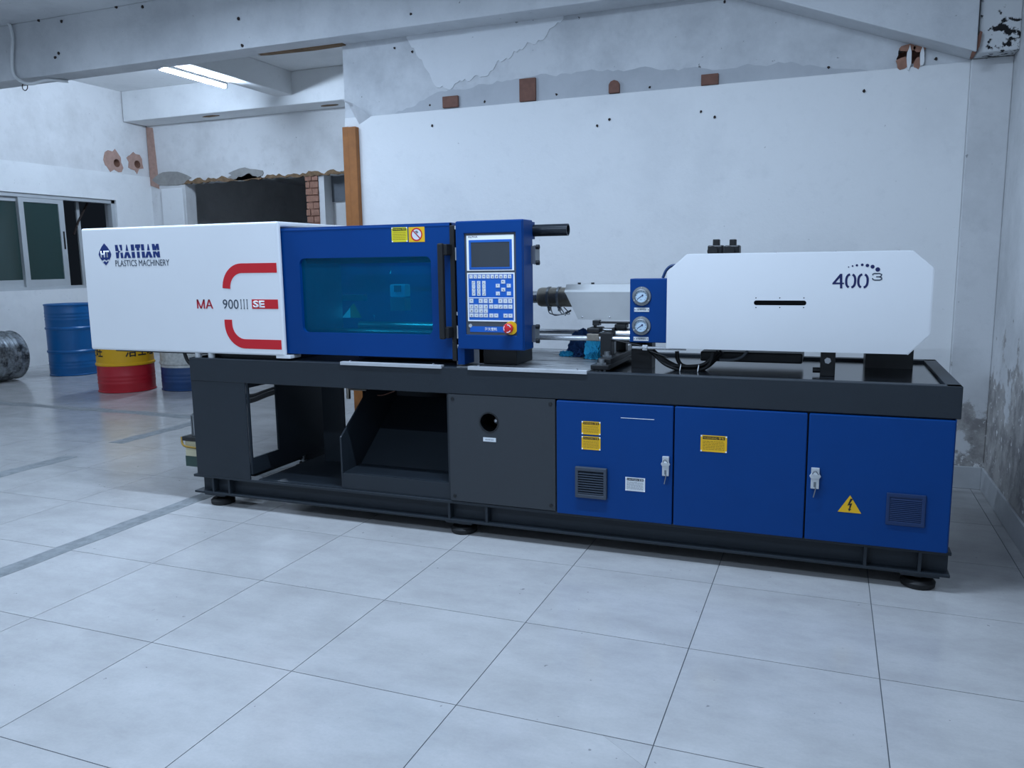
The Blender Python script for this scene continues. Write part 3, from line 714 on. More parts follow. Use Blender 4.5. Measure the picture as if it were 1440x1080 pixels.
# -- white clamp cover
HX0, HX1, HZ0, HZ1 = -1.18, .176, .858, 1.547
th = .028
hood = MB().prism([(F, HZ0), (F, HZ1), (2.27, HZ1), (2.27, 1.35), (2.27-th, 1.35), (2.27-th, HZ1-th), (F+th, HZ1-th), (F+th, HZ0)], HX0, HX1, 'x').build('clamp_cover', 'machine_white', M, .011, seg=4)
box('cover_end', 'machine_white', hood, HX0+.004, HX0+th, F+.01, 2.26, HZ0, HZ1-.01)
box('cover_rear', 'machine_white', hood, HX0+.01, -.6, 2.27-th, 2.268, HZ0, 1.36)
box('toggle_housing', 'frame_dark', M, -1.10, -.12, 1.50, 2.15, .84, 1.45)
FH = F-.0004
for zz, sx in ((HZ0-.012, HX1-.05),):
    box('cover_bracket', 'machine_white', hood, HX1-.06, HX1+.03, F+.005, F+.10, HZ0-.014, HZ0+.004, .003)
box('cover_support', 'black_metal', M, -.35, .15, F+.06, BK-.1, ZT-.01, HZ0+.002)
for xx in (-.42, -.33): MB().cyl((xx, F+.03, ZT-.01), (xx, F+.03, HZ0+.005), .018, 10).build('cover_foot', 'machine_white', M)
# red brackets of the model mark
def thick(path, w):
    out = []; inn = []
    for k, p in enumerate(path):
        a = Vector(path[max(k-1, 0)]); b_ = Vector(path[min(k+1, len(path)-1)]); d = (b_-a).normalized(); n_ = Vector((-d.y, d.x))
        out.append(tuple(Vector(p)+n_*w/2)); inn.append(tuple(Vector(p)-n_*w/2))
    return out, inn
def ribbon(name, path, w, mat, par, y, th=.0008):
    A, B = thick(path, w); mb = MB()
    for k in range(len(path)-1): mb.prism([A[k], A[k+1], B[k+1], B[k]], y-th, y+.0002)
    bmesh.ops.remove_doubles(mb.bm, verts=mb.bm.verts[:], dist=1e-6)
    return mb.build(name, mat, par)
def hook(a_left, a_right, w, sign):
    # vertical stub, quarter bend, straight arm
    (xl, zl), (xr_, zr) = a_left, a_right
    R = .105; pts = [(xl, zl)]
    zc = zr-sign*R
    for k in range(13):
        t = math.radians(180-90*k/12); pts.append((xl+R+R*math.cos(t), zc+sign*R*math.sin(t)))
    pts.append((xr_, zr)); return pts
tl = pxz(((318.5, 405), (389, 376.5)), F); ribbon('red_bracket', hook(tl[0], tl[1], .06, 1), .05, 'red_print', hood, FH)
bl2 = pxz(((321, 449.5), (396, 485)), F); ribbon('red_bracket', hook(bl2[0], bl2[1], .06, -1), .05, 'red_print', hood, FH)
x0, x1, z0, z1 = rect((354, 421), (391.5, 434.5), F)
MB().box(x0, x1, FH-.0008, FH+.0004, z0, z1).build('red_bar', 'red_print', hood)
text('model_text_se', 'SE', 'white_print', hood, x0+.008, x0+.082, z0+.006, z1-.006, FH-.001, bold=.03)
x0, x1, z0, z1 = rect((276.5, 421), (300, 434), F); ms = MB(); wM = (x1-x0)*.50; wA = (x1-x0)*.46; sw = .0095
def stroke(ax_, az_, bx_, bz_):
    ms.prism([(ax_, az_), (ax_+sw, az_), (bx_+sw, bz_), (bx_, bz_)], FH-.0006, FH+.0002)
stroke(x0, z0, x0, z1); stroke(x0+wM-sw, z0, x0+wM-sw, z1); stroke(x0+wM/2-sw/2, z0, x0, z1); stroke(x0+wM/2-sw/2, z0, x0+wM-sw, z1)
xa_ = x1-wA; stroke(xa_, z0, xa_+wA/2-sw/2, z1); stroke(x1-sw, z0, xa_+wA/2-sw/2, z1)
ms.prism([(xa_+wA*.2, z0+(z1-z0)*.26), (xa_+wA*.8, z0+(z1-z0)*.26), (xa_+wA*.76, z0+(z1-z0)*.40), (xa_+wA*.24, z0+(z1-z0)*.40)], FH-.0006, FH+.0002)
ms.build('model_text_series', 'crimson_print', hood)
x0, x1, z0, z1 = rect((313, 421), (336, 434.5), F); text('model_text_number', '900', 'slate_print', hood, x0, x1, z0, z1, FH)
mb3 = MB()
for a in (339, 343.3, 347.6):
    x0, x1, z0, z1 = rect((a-.8, 421), (a+.8, 434.5), F); w = x1-x0
    mb3.box(x0, x1, FH-.0006, FH+.0002, z0, z1).box(x0-w*.6, x1+w*.6, FH-.0006, FH+.0002, z1-.004, z1).box(x0-w*.6, x1+w*.6, FH-.0006, FH+.0002, z0, z0+.004)
mb3.build('model_text_numeral', 'slate_print', hood)
# maker's mark: pointed-oval with letters and a wave
lg = MB()
x0, x1, z0, z1 = rect((137.5, 342.5), (158, 373), F); xm = (x0+x1)/2; hw = (x1-x0)/2; zm = z1-.50*(z1-z0)
def side(s_):
    return [(xm+s_*hw*u, v) for u, v in ((0, z1), (.45, z1-.16*(z1-z0)), (.85, z1-.36*(z1-z0)), (1, zm), (.88, z1-.62*(z1-z0)), (.62, z1-.76*(z1-z0)))]
L_ = side(-1); R_ = side(1)
wave = [(xm+hw*(-.62+1.24*k/12), z1-(.755+.028*math.sin(k/12*4*math.pi))*(z1-z0)) for k in range(13)]
lg.prism(R_[:-1]+[(xm+hw*.62, wave[-1][1])]+wave[::-1][1:-1]+[(xm-hw*.62, wave[0][1])]+L_[1:-1][::-1], FH-.0006, FH+.0002)
wave2 = [(xm+hw*(-.5+1.0*k/12), z1-(.835+.028*math.sin(k/12*4*math.pi))*(z1-z0)) for k in range(13)]
lg.prism(wave2+[(xm+.02*hw, z0)], FH-.0006, FH+.0002)
lg.build('logo_emblem', 'blue_print', hood)
h = z1-z0
text('logo_letters', 'HT', 'white_print', hood, xm-.68*hw, xm+.68*hw, z1-.64*h, z1-.34*h, FH-.0007, bold=.04)
# wordmark: heavy letters cut by a horizontal white line
x0, x1, z0, z1 = rect((161, 344.5), (226, 362), F); Wd = x1-x0; Hd = z1-z0
wm = MB()
def up_(poly): wm.prism([(x0+Wd*u, z0+Hd*v) for u, v in poly], FH-.0006, FH+.0002)
def bar(u0, u1, v0=0., v1=1., n=.08):
    # a vertical bar leaning a little, interrupted by the line at 46-54 %
    lean = lambda u, v: u-.012*v
    for a, b_ in ((v0, .45), (.54, v1)):
        if b_ > a: up_([(lean(u0, a), a), (lean(u1, a), a), (lean(u1, b_), b_), (lean(u0, b_), b_)])
bar(.02, .075); up_([(.075, .0), (.09, .42), (.125, .50), (.09, .56), (.062, 1.), (.07, 1.), (.075, 0.)])
up_([(.125, 0), (.18, 0), (.172, .42), (.12, .40)]); up_([(.128, .56), (.168, .58), (.165, 1), (.105, 1), (.128, .70)])
def A_(u):
    up_([(u, 0), (u+.055, 0), (u+.075, .22), (u+.085, .22), (u+.10, 0), (u+.165, 0), (u+.118, .45), (u+.045, .45)])
    up_([(u+.055, .54), (u+.112, .54), (u+.09, 1.0), (u+.075, 1.0)])
A_(.19); bar(.375, .445)
up_([(.425+.04, 1), (.575, 1), (.57, .74), (.548, .74), (.545, .54), (.49, .54), (.485, .74), (.455, .74)]); up_([(.49, 0), (.55, 0), (.548, .45), (.488, .45)])
bar(.60, .665); A_(.665)
up_([(.845, 0), (.89, 0), (.886, .30), (.935, 0), (.99, 0), (.985, .45), (.94, .45), (.935, .34), (.905, .45), (.842, .45)])
up_([(.838, .54), (.90, .54), (.925, .54), (.935, .76), (.94, .54), (.985, .54), (.975, 1), (.925, 1), (.905, .80), (.885, 1), (.83, 1)])
wm.build('logo_wordmark', 'blue_print', hood)
x0, x1, z0, z1 = rect((162, 366), (238.5, 373.5), F); text('logo_subtitle', 'PLASTICS MACHINERY', 'slate_print', hood, x0, x1, z0, z1, FH)

# -- blue sliding safety door with tinted window
DY = 1.435
dx0, dx1, dz0, dz1 = HX1-.06, Yp((634, 400), DY).x, .868, 1.512
wx0, wx1 = Yp((423, 410), DY).x, Yp((607, 410), DY).x
wz0_, wz1_ = Yp((510, 469), DY).z, Yp((510, 362), DY).z
gd = MB().holed([(dx0, dz0), (dx1, dz0), (dx1, dz1), (dx0, dz1)], [rrect(wx0, wx1, wz0_, wz1_, .03)], DY, DY+.02).build('safety_door', 'machine_blue', M)
MB().cyl((dx0, DY+.012, dz1-.012), (dx1, DY+.012, dz1-.012), .014, 16).build('door_top_fold', 'machine_blue', gd, smooth=True)
box('door_top_return', 'machine_blue', gd, dx0, dx1, DY+.012, DY+.07, dz1-.012, dz1+.002, .002)
box('door_bottom_return', 'machine_blue_dark', gd, dx0, dx1, DY+.012, DY+.05, dz0, dz0+.012)
MB().prism(rrect(wx0-.012, wx1+.012, wz0_-.012, wz1_+.012, .035), DY+.021, DY+.026).build('tinted_window', 'acrylic_blue', gd)
hx = Yp((621, 400), DY-.06).x
zA, zB = Yp((621, 342), DY-.06).z, Yp((621, 477), DY-.06).z
MB().box(hx-.014, hx+.014, DY-.075, DY-.045, zB, zA).build('door_handle', 'black_rubber', gd, .008, seg=3)
for z in (zA-.03, zB+.03): box('handle_mount', 'black_rubber', gd, hx-.012, hx+.03, DY-.06, DY+.001, z-.026, z+.026, .004)
a, b_ = (550.5, 320), (573, 340)
def sticker_y(y, *args, **k): sticker(*args, y=y, **k)
sticker(gd, (550.5, 320), (573.5, 340), 'sticker_lemon', 'WARNING 警告', 5, y=DY-.0005, txt='sticker_lemon')
x0, x1, z0, z1 = rect((574.5, 319.5), (597.5, 340), DY); xm = (x0+x1)/2; zm = (z0+z1)/2; rr_ = (z1-z0)*.44
box('warning_sticker', 'sticker_yellow', gd, x0, x1, DY-.0015, DY+.001, z0, z1)
MB().prism(circ(xm, zm, rr_*.86), DY-.0018, DY).build('sign_disc', 'sticker_white', gd)
MB().holed(circ(xm, zm, rr_), [circ(xm, zm, rr_*.80)], DY-.0022, DY).build('sign_ring', 'red_print', gd)
ribbon('sign_slash', [(xm-rr_*.62, zm+rr_*.62), (xm+rr_*.62, zm-rr_*.62)], rr_*.16, 'crimson_print', gd, DY-.0018)
MB().prism([(xm-.3*rr_, zm+.5*rr_), (xm+.1*rr_, zm+.6*rr_), (xm+.35*rr_, zm+.3*rr_), (xm+.05*rr_, zm+.1*rr_)], DY-.0019, DY-.001).build('sign_figure', 'grey_text', gd)
# edge seal, guard post between door and control box
box('door_seal', 'black_rubber', M, dx1+.001, dx1+.026, DY-.006, DY+.03, dz0-.01, dz1-.012, .004)
gp = box('guard_post', 'machine_blue_dark', M, dx1+.040, dx1+.05, DY+.0, DY+.10, .845, 1.515)
for py in ((642, 320), (642, 357), (645, 467), (644, 441), (645, 487)):
    q = Yp(py, DY-.004); hgt = .03 if py[1] in (357, 467) else .008
    box('hinge_plate' if hgt > .01 else 'hinge_screw', 'alu', gp, dx1+.030, dx1+.048, DY-.008, DY+.002, q.z-hgt, q.z+hgt)
# what stands behind the door: platens, tie bars, mould
box('moving_platen', 'dull_steel', M, -.10, .03, 1.52, 2.18, .83, 1.46, .004)
fp = box('fixed_platen', 'machine_white_matte', M, 1.10, 1.25, 1.53, 2.18, .82, 1.49, .004)
for r_ in range(4):
    for k in range(5):
        for sz in (1.36-.05*r_, .97+.04*r_):
            MB().cyl((1.098, 1.60+k*.10, sz), (1.106, 1.60+k*.10, sz), .010, 8).build('platen_bolt', 'dull_steel', fp)
for y in (1.62, 2.10):
    for z in (.96, 1.36): MB().cyl((.2, y, z), (1.11, y, z), .03, 16).build('tie_bar', 'barrel_steel', M, smooth=True)
back_holes = [pxz(((479, 447), (488, 436), (495, 427), (498, 427), (509, 447)), 2.22)[::-1], pxz(((546, 385), (549, 378), (550, 378), (550, 385)), 2.22), pxz(((526, 448), (524, 443), (527, 443), (527, 450)), 2.22)]
bh = MB().holed([(-.6, .84), (1.10, .84), (1.10, 1.49), (-.6, 1.49)], back_holes, 2.22, 2.235).build('rear_guard', 'machine_blue_dark', M)
x0, x1, z0, z1 = rect((548, 400), (569.5, 418), 1.60)
sb = MB().prism(rrect(x0, x1, z0, z1, .008, 3), 1.60, 1.66).build('sensor_box', 'white_print', M, .003)
x0, x1, z0, z1 = rect((554, 401.5), (564, 410.5), 1.598); box('sensor_window', 'grey_lintel', sb, x0, x1, 1.597, 1.602, z0, z1)
x0, x1, z0, z1 = rect((548.5, 419), (569.5, 437), 1.61); box('sensor_base', 'dull_steel', sb, x0, x1, 1.61, 1.67, z0, z1)
x0, x1, z0, z1 = rect((481, 414.5), (511, 423), 1.72); box('ejector_guard', 'dull_steel', M, x0, x1, 1.72, 1.76, z0, z1)
box('mould_base', 'frame_dark', M, .46, 1.10, 1.66, 2.0, .83, .90)

# -- control box
PY = F
cx0, cx1 = Yp((643, 400), PY).x, Yp((736.5, 400), PY).x
czt, czb = Yp((690, 309.5), PY).z, Yp((690, 492), PY).z
cb = MB().box(cx0, cx1, PY, PY+.125, czb, czt).build('control_box', 'machine_blue', M, .004)
fx0, fx1, fz0, fz1 = Yp((655, 400), PY).x, Yp((727, 400), PY).x, Yp((690, 471), PY).z, Yp((690, 327.5), PY).z
MB().holed([(cx0+.003, czb+.003), (cx1-.003, czb+.003), (cx1-.003, czt-.003), (cx0+.003, czt-.003)], [[(fx0, fz0), (fx1, fz0), (fx1, fz1), (fx0, fz1)]], PY-.012, PY+.001).build('front_bezel', 'machine_blue', cb, .003)
PF = PY-.003
box('operator_panel', 'bezel_grey', cb, fx0, fx1, PF, PY+.001, fz0, fz1)
fw_ = fx1-fx0; fh_ = fz1-fz0
def pu(u, v): return (fx0+fw_*u, fz1-fh_*v)         # u to the right, v down (0..1 over the panel)
def pbox(name, mat, u0, u1, v0, v1, d, par=cb, bevel=0):
    a, b_ = pu(u0, v0), pu(u1, v1); return box(name, mat, par, a[0], b_[0], PF-d, PF+.001, b_[1], a[1], bevel)
def pframe(name, mat, u0, u1, v0, v1, t, d):
    a, b_ = pu(u0, v0), pu(u1, v1)
    return MB().holed([(a[0], b_[1]), (b_[0], b_[1]), (b_[0], a[1]), (a[0], a[1])], [[(a[0]+t, b_[1]+t), (b_[0]-t, b_[1]+t), (b_[0]-t, a[1]-t), (a[0]+t, a[1]-t)]], PF-d, PF).build(name, mat, cb)
pbox('screen_surround', 'white_print', .04, .955, .02, .365, .002)
a, b_ = pu(.075, .026), pu(.26, .044); text('maker_text', 'ALPHA', 'black_print', cb, a[0], b_[0], b_[1], a[1], PF-.002)
pbox('screen_blue_border', 'keypad_blue', .085, .92, .065, .355, .0028)
pframe('screen_frame', 'bezel_blue', .10, .905, .075, .345, .006, .005)
pbox('screen', 'lcd', .13, .875, .09, .33, .0035)
pframe('keypad_frame', 'white_print', .04, .965, .385, .865, .006, .003)
pbox('keypad_field', 'keypad_blue', .06, .945, .395, .86, .0018)
pbox('keypad_rule', 'white_print', .05, .955, .628, .635, .003)
keys = MB(); marks = MB(); rk = random.Random(2)
def key(u, v, w=.066, h=.037):
    a, b_ = pu(u-w/2, v-h/2), pu(u+w/2, v+h/2)
    keys.box(a[0], b_[0], PF-.0036, PF-.001, b_[1], a[1])
    for q_ in range(rk.choice((1, 2, 2, 3))):
        uu = u+rk.uniform(-.013, .013); vv = v+rk.uniform(-.006, .008); ww = rk.uniform(.006, .018)
        a, b_ = pu(uu-ww/2, vv-.003), pu(uu+ww/2, vv+.003); marks.box(a[0], b_[0], PF-.0041, PF-.003, b_[1], a[1])
for k in range(10): key(.118+k*.0835, .422)
for c_ in range(3):
    for r_ in range(4): key(.165+c_*.102, .482+r_*.037, .066, .0345)
for u, v in ((.745, .474), (.64, .512), (.852, .512), (.745, .55), (.64, .588), (.852, .588)): key(u, v, .076, .036)
for k in (0, 2, 3, 4.08, 6.08, 7.08, 8.08): key(.115+k*.094, .662, .078, .042)
for k in (0, 1, 2, 3, 4.15, 5.15, 6.1, 7.1, 8.1): key(.115+k*.094, .717, .08, .04)
for k in (0, 1, 2, 3): key(.115+k*.094, .76, .08, .038)
for k in (0, 1, 2, 3, 4.15, 5.15, 7.1, 8.1): key(.115+k*.094, .805, .08, .038)
keys.build('keys', 'key_white', cb, kind='stuff'); marks.build('key_symbols', 'black_print', cb, kind='stuff')
pbox('name_bar', 'keypad_blue', .075, .83, .915, .972, .0018)
a, b_ = pu(.37, .925), pu(.61, .958); text('name_bar_text', '海天塑机', 'white_print', cb, a[0], b_[0], b_[1], a[1], PF-.0018, bold=.01)
a = pu(.075, .91); MB().cyl((a[0]+.002, PF, a[1]), (a[0]+.002, PF-.003, a[1]), .0085, 16).build('usb_cap', 'alu', cb)
a = pu(.87, .926); ex = a[0]; ez = a[1]
MB().cyl((ex+.004, PF, ez), (ex+.004, PF-.004, ez), .031, 28).build('stop_collar', 'estop_yellow', cb, smooth=True)
MB().lathe((ex, PF-.003, ez), (0, -1, 0), [(0, .014), (.02, .014), (.021, .023), (.033, .023), (.038, .016), (.038, .001)], 24).build('stop_button', 'estop_red', cb, smooth=True)
for s_ in range(3):
    a0 = math.radians(120*s_+20); pts = [(ex+.017*math.cos(a0+math.radians(t)), ez+.017*math.sin(a0+math.radians(t))) for t in range(0, 80, 10)]
    ribbon('stop_arrow', pts, .003, 'white_print', cb, PF-.0413)
# mount, lock plates with knobs, pipe
box('control_mount', 'black_metal', M, 1.22, 1.42, 1.53, 1.75, .836, .93, .004)
box('control_arm', 'machine_blue_dark', M, cx0-.015, cx0+.02, PY+.02, PY+.15, .845, czb+.01)
for pa, pb_ in (((751, 346), (757, 371)), ((751, 457), (757, 480))):
    q0 = Yp(pa, PY+.14); q1 = Yp(pb_, PY+.14)
    lp = box('lock_plate', 'dull_steel', M, cx1-.06, q1.x, PY+.10, PY+.16, q1.z, q0.z)
    for z in (q0.z-.005, q1.z+.005):
        MB().lathe((q1.x-.012, PY+.11, z), (1, 0, 0), [(0, .007), (.012, .007), (.013, .011), (.028, .011), (.03, .006)], 14).build('lock_knob', 'black_metal', lp, smooth=True)
q0 = Yp((745, 324.5), PY+.20); q1 = Yp((799, 323.5), PY+.20)
MB().lathe((q0.x-.06, PY+.20, q0.z), (1, 0, 0), [(0, .028), (q1.x-q0.x+.06, .028), (q1.x-q0.x+.06, .023), (.1, .023)], 28, False).build('guard_tube', 'gloss_pipe', M, smooth=True)
box('tube_bracket', 'machine_blue_dark', M, cx1-.12, cx1-.02, PY+.12, PY+.21, q0.z-.04, q0.z+.04)

# -- injection unit
AX, AZ = 1.85, 1.147
nz = MB().lathe((1.22, AX, AZ), (1, 0, 0), [(0, .02), (.14, .02), (.15, .031), (.20, .031), (.2, .02), (.22, .02)], 24).build('nozzle', 'steel', M, smooth=True)
bx0 = Yp((757, 417), AX).x
br = MB().lathe((bx0, AX, AZ), (1, 0, 0), [(0, .03), (.006, .044), (.02, .049), (.40, .049), (.40, .03)], 30).build('heater_barrel', 'barrel_steel', M, smooth=True)
for px in (773, 787):
    x = Yp((px, 417), AX).x; MB().lathe((x-.006, AX, AZ), (1, 0, 0), [(0, .049), (0, .053), (.012, .053), (.012, .049)], 30, False).build('heater_band', 'dull_steel', br, smooth=True)
    MB().box(x-.006, x+.006, AX-.012, AX+.01, AZ-.07, AZ-.05).build('band_clamp', 'dull_steel', br)
mw = MB()
for k, a in enumerate((770, 774, 784, 788, 793)):
    p = [Yp((a, 432), AX-.03), Yp((a+4+k, 441+k % 2*2), AX-.05), Yp((792+k, 442-k % 3), AX-.05), Yp((803, 436+k % 2), AX-.03)]
    mw.tube(p, .0028, 6)
mw.build('heater_wires', 'dull_steel', br, smooth=True, kind='stuff')
CY = 1.72
cp = pxz(((793.5, 410.5), (890, 410.5), (890, 449.8), (813, 449.3), (796, 414)), CY)
cz1_ = cp[0][1]; cx_0 = cp[0][0]; cxe = 2.2; zb_ = cp[3][1]
bc = MB().prism([(cp[0][0], cz1_), (cxe, cz1_), (cxe, zb_), (cp[3][0], zb_), (cp[4][0], cp[4][1])], CY, CY+.006).build('barrel_cover', 'cover_steel', M)
ztop = Yp((800, 400), CY+.03).z
for nm, poly in (('cover_slope', [(CY, cz1_), (CY+.035, ztop), (CY+.04, ztop), (CY+.005, cz1_-.003)]), ('cover_top', [(CY+.035, ztop), (AX*2-CY-.035, ztop), (AX*2-CY-.035, ztop-.005), (CY+.035, ztop-.005)]), ('cover_slope', [(AX*2-CY, cz1_), (AX*2-CY-.035, ztop), (AX*2-CY-.04, ztop), (AX*2-CY-.005, cz1_-.003)])):
    MB().prism(poly, cp[0][0], cxe, 'x').build(nm, 'cover_steel', bc)
MB().prism([(cp[0][0], cz1_), (cxe, cz1_), (cxe, zb_), (cp[3][0], zb_), (cp[4][0], cp[4][1])], AX*2-CY-.006, AX*2-CY).build('cover_rear', 'cover_steel', bc)
MB().prism([(CY+.005, cz1_-.002), (CY+.037, ztop-.003), (AX*2-CY-.037, ztop-.003), (AX*2-CY-.005, cz1_-.002)], cp[0][0]+.002, cp[0][0]+.006, 'x').build('cover_front_lip', 'cover_steel', bc)
for px in ((819, 446), (857.5, 446)):
    q = Yp(px, CY); MB().lathe((q.x, CY, q.z), (0, -1, 0), [(0, .004), (.003, .0035), (.004, .001)], 12).build('cover_screw', 'steel', bc, smooth=True)
for px in ((813, 396.5), (832, 399)):
    q = Yp(px, CY+.04); MB().cyl((q.x, CY+.06, ztop), (q.x, CY+.06, ztop+.008), .008, 10).build('cover_bolt', 'black_metal', bc)
# carriage below the cover
for y in (1.68, 2.02):
    q0 = Yp((700, 467), y)
    MB().cyl((1.26, y, .958), (2.3, y, .958), .0125, 18).build('guide_rod', 'steel', M, smooth=True)
cy_ = 1.66
def cbx(name, mat, a, b_, y, d, bevel=.002):
    x0, x1, z0, z1 = rect(a, b_, y); return box(name, mat, M, x0, x1, y, y+d, z0, z1, bevel)
cbx('rod_clamp', 'barrel_steel', (825, 469.5), (842, 479), cy_, .06)
cbx('switch_body', 'black_metal', (833, 450.5), (842.5, 458), cy_+.03, .04)
cbx('switch_stem', 'black_metal', (834.5, 456), (838, 464), cy_+.04, .02)
cbx('carriage_head', 'black_metal', (825, 461), (843, 468), cy_+.02, .1, .006)
q0 = Yp((838, 453), cy_+.05); q1 = Yp((890, 453), cy_+.05)
MB().cyl(q0, (q1.x+.2, q1.y, q0.z), .006, 10).build('switch_rod', 'black_metal', M, smooth=True)
q0 = Yp((842, 463.5), cy_+.08); MB().cyl((q0.x, q0.y, q0.z), (q0.x+.5, q0.y, q0.z), .010, 12).build('carriage_rod', 'steel', M, smooth=True)
q0 = Yp((862, 470.5), cy_+.05); MB().cyl((q0.x, q0.y+.03, q0.z), (q0.x+.45, q0.y+.03, q0.z), .026, 24).build('shift_cylinder', 'steel', M, smooth=True)
cbx('cylinder_head', 'black_metal', (860, 461), (864, 480), cy_+.04, .08)
cbx('valve_block', 'black_metal', (864, 456), (880, 462), cy_+.05, .06, .004)
cbx('carriage_post', 'black_metal', (844, 468), (860, 502), cy_+.0, .09, .003)
cbx('carriage_post', 'black_metal', (866, 478), (880, 498), cy_+.22, .05, .003)
cbx('clevis', 'dull_steel', (860.5, 480), (864, 498), cy_+.04, .03)
xr0, xr1 = 1.80, 1.885
box('cross_rail', 'black_metal', M, xr0, xr1, 1.475, 2.20, .836, .856, .002)
box('rail_top', 'black_metal', M, xr0+.018, xr1-.004, 1.53, 2.20, .856, .880, .002)
mbb = MB()
for x in (xr0+.02, xr0+.04, xr0+.06): mbb.cyl((x, 1.495, .819), (x, 1.495, .845), .006, 8)
mbb.build('rail_shims', 'dull_steel', M)
for y, z in ((1.50, .856), (1.60, .880)):
    MB().cyl((xr0+.045, y, z-.002), (xr0+.045, y, z+.009), .024, 6).cyl((xr0+.045, y, z+.009), (xr0+.045, y, z+.026), .014, 12).build('rail_bolt', 'dull_steel', M)
# gauge box
GY = 1.665
gx0, gx1, gz0, gz1 = rect((886, 392), (939, 482.5), GY)
gb = box('gauge_box', 'machine_blue', M, gx0, gx1+.02, GY, GY+.10, gz0, gz1, .003)
for (px, pl) in (((902.5, 416.5), ((892, 432.5), (913, 438.5))), ((902, 458), ((891, 473.5), (912, 479.5)))):
    q = Yp(px, GY); R = .0445
    MB().lathe((q.x, GY, q.z), (0, -1, 0), [(0, R), (.004, R), (.006, R*.97), (.007, R*.74), (.018, R*.72), (.019, R*.64), (.013, R*.62)], 36, False).build('gauge_ring', 'dull_steel', gb, smooth=True)
    MB().cyl((q.x, GY, q.z), (q.x, GY-.013, q.z), R*.63, 32).build('gauge_face', 'dial_face', gb)
    mk = MB()
    for k in range(11):
        t = math.radians(225-27*k); c_, s_ = math.cos(t), math.sin(t)
        mk.prism([(q.x+R*.58*c_-.0006*s_, q.z+R*.58*s_+.0006*c_), (q.x+R*.58*c_+.0006*s_, q.z+R*.58*s_-.0006*c_), (q.x+R*.48*c_+.0006*s_, q.z+R*.48*s_-.0006*c_), (q.x+R*.48*c_-.0006*s_, q.z+R*.48*s_+.0006*c_)], GY-.0136, GY-.0125)
    mk.build('gauge_ticks', 'black_print', gb)
    faint_print('gauge_unit_print', gb, q.x-.005, q.x+.005, q.z-R*.36, .004, GY-.0131, 2)
    ribbon('gauge_needle', [(q.x-R*.42, q.z-R*.30), (q.x+R*.22, q.z+R*.16)], .0022, 'navy_print', gb, GY-.0135)
    MB().cyl((q.x+R*.14, GY-.013, q.z+R*.1), (q.x+R*.14, GY-.0155, q.z+R*.1), .0038, 12).build('needle_hub', 'navy_print', gb)
    for t in (90, 210, 330):
        c_, s_ = math.cos(math.radians(t)), math.sin(math.radians(t)); MB().cyl((q.x+R*.86*c_, GY-.004, q.z+R*.86*s_), (q.x+R*.86*c_, GY-.0085, q.z+R*.86*s_), .004, 10).build('gauge_screw', 'steel', gb)
    x0, x1, z0, z1 = rect(pl[0], pl[1], GY); box('gauge_plate', 'sticker_white', gb, x0, x1, GY-.002, GY, z0, z1)
    faint_print('gauge_plate_print', gb, x0+.012, x1-.010, (z0+z1)/2, .008, GY-.0022, px[1])
    for x in (x0+.004, x1-.004): MB().cyl((x, GY-.001, (z0+z1)/2), (x, GY-.0035, (z0+z1)/2), .0022, 8).build('plate_screw', 'black_metal', gb)
# white injection cover: chamfered plate over a box
IY = 1.62
P_ = lambda p: (Yp(p, IY).x, Yp(p, IY).z)
xl_, zt_, zb2 = 2.116, 1.346, .926
xr2 = 3.185
oct_ = [(xl_, zb2), (3.108, zb2), (xr2, 1.008), (xr2, 1.275), (3.106, zt_), (2.205, zt_), (xl_, 1.268)]
slot = pxz(((1060, 425.8), (1134, 425.8)), IY)
sr = .0105; sl = [(slot[0][0]+sr+sr*math.cos(math.radians(t)), slot[0][1]+sr*math.sin(math.radians(t))) for t in range(90, 271, 20)]+[(slot[1][0]-sr+sr*math.cos(math.radians(t)), slot[0][1]+sr*math.sin(math.radians(t))) for t in range(-90, 91, 20)]
holes = [circ(Yp(p, IY).x, Yp(p, IY).z, .0028, 8) for p in ((1063, 419), (1096.5, 419), (1130.5, 419), (1063, 432.5), (1096.5, 432.5), (1130, 432.5))]
ic = MB().holed(oct_, [sl]+holes, IY, IY+.004).build('injection_cover', 'machine_white_matte', M)
for a, b_ in ((5, 6), (4, 5), (3, 4), (2, 3), (1, 2)):
    (xa_, za_), (xb_, zb_2) = oct_[a], oct_[b_]
    n_ = Vector((zb_2-za_, -(xb_-xa_))).normalized()*-.004
    MB().prism([(xa_, za_), (xb_, zb_2), (xb_+n_.x*-1, zb_2+n_.y*-1), (xa_-n_.x, za_-n_.y)], IY+.001, IY+.06).build('cover_return', 'machine_white_matte', ic)
for px in ((1174, 354.5), (1263, 352.5), (1090, 356)):
    q = Yp(px, IY+.02); MB().cyl((q.x, IY+.02, zt_), (q.x, IY+.02, zt_+.006), .006, 8).build('cover_bolt', 'steel', ic)
IF = IY-.0003
def zero(px0_, px1_, y0_, y1_):
    a, b_ = P_((px0_, y0_)), P_((px1_, y1_)); cx = (a[0]+b_[0])/2; czz = (a[1]+b_[1])/2; rx = (b_[0]-a[0])/2-.004; rz = (a[1]-b_[1])/2-.004
    for s_ in (0, 180):
        pts = [(cx+rx*math.copysign(abs(math.cos(math.radians(t+s_)))**.8, math.cos(math.radians(t+s_))), czz+rz*math.copysign(abs(math.sin(math.radians(t+s_)))**.8, math.sin(math.radians(t+s_)))) for t in range(-82, 83, 12)]
        ribbon('cover_numeral', pts, .0088, 'navy_print', ic, IF)
zero(1189, 1203.5, 384.5, 405.5); zero(1206, 1221, 384.5, 405.5)
f4 = pxz(((1170.5, 399.8), (1170.5, 398.2), (1181.5, 385), (1184.5, 385), (1184.5, 397.5), (1186.8, 397.5), (1186.8, 399.5), (1184.5, 399.5), (1184.5, 405.5), (1181.2, 405.5), (1181.2, 399.5)), IY)
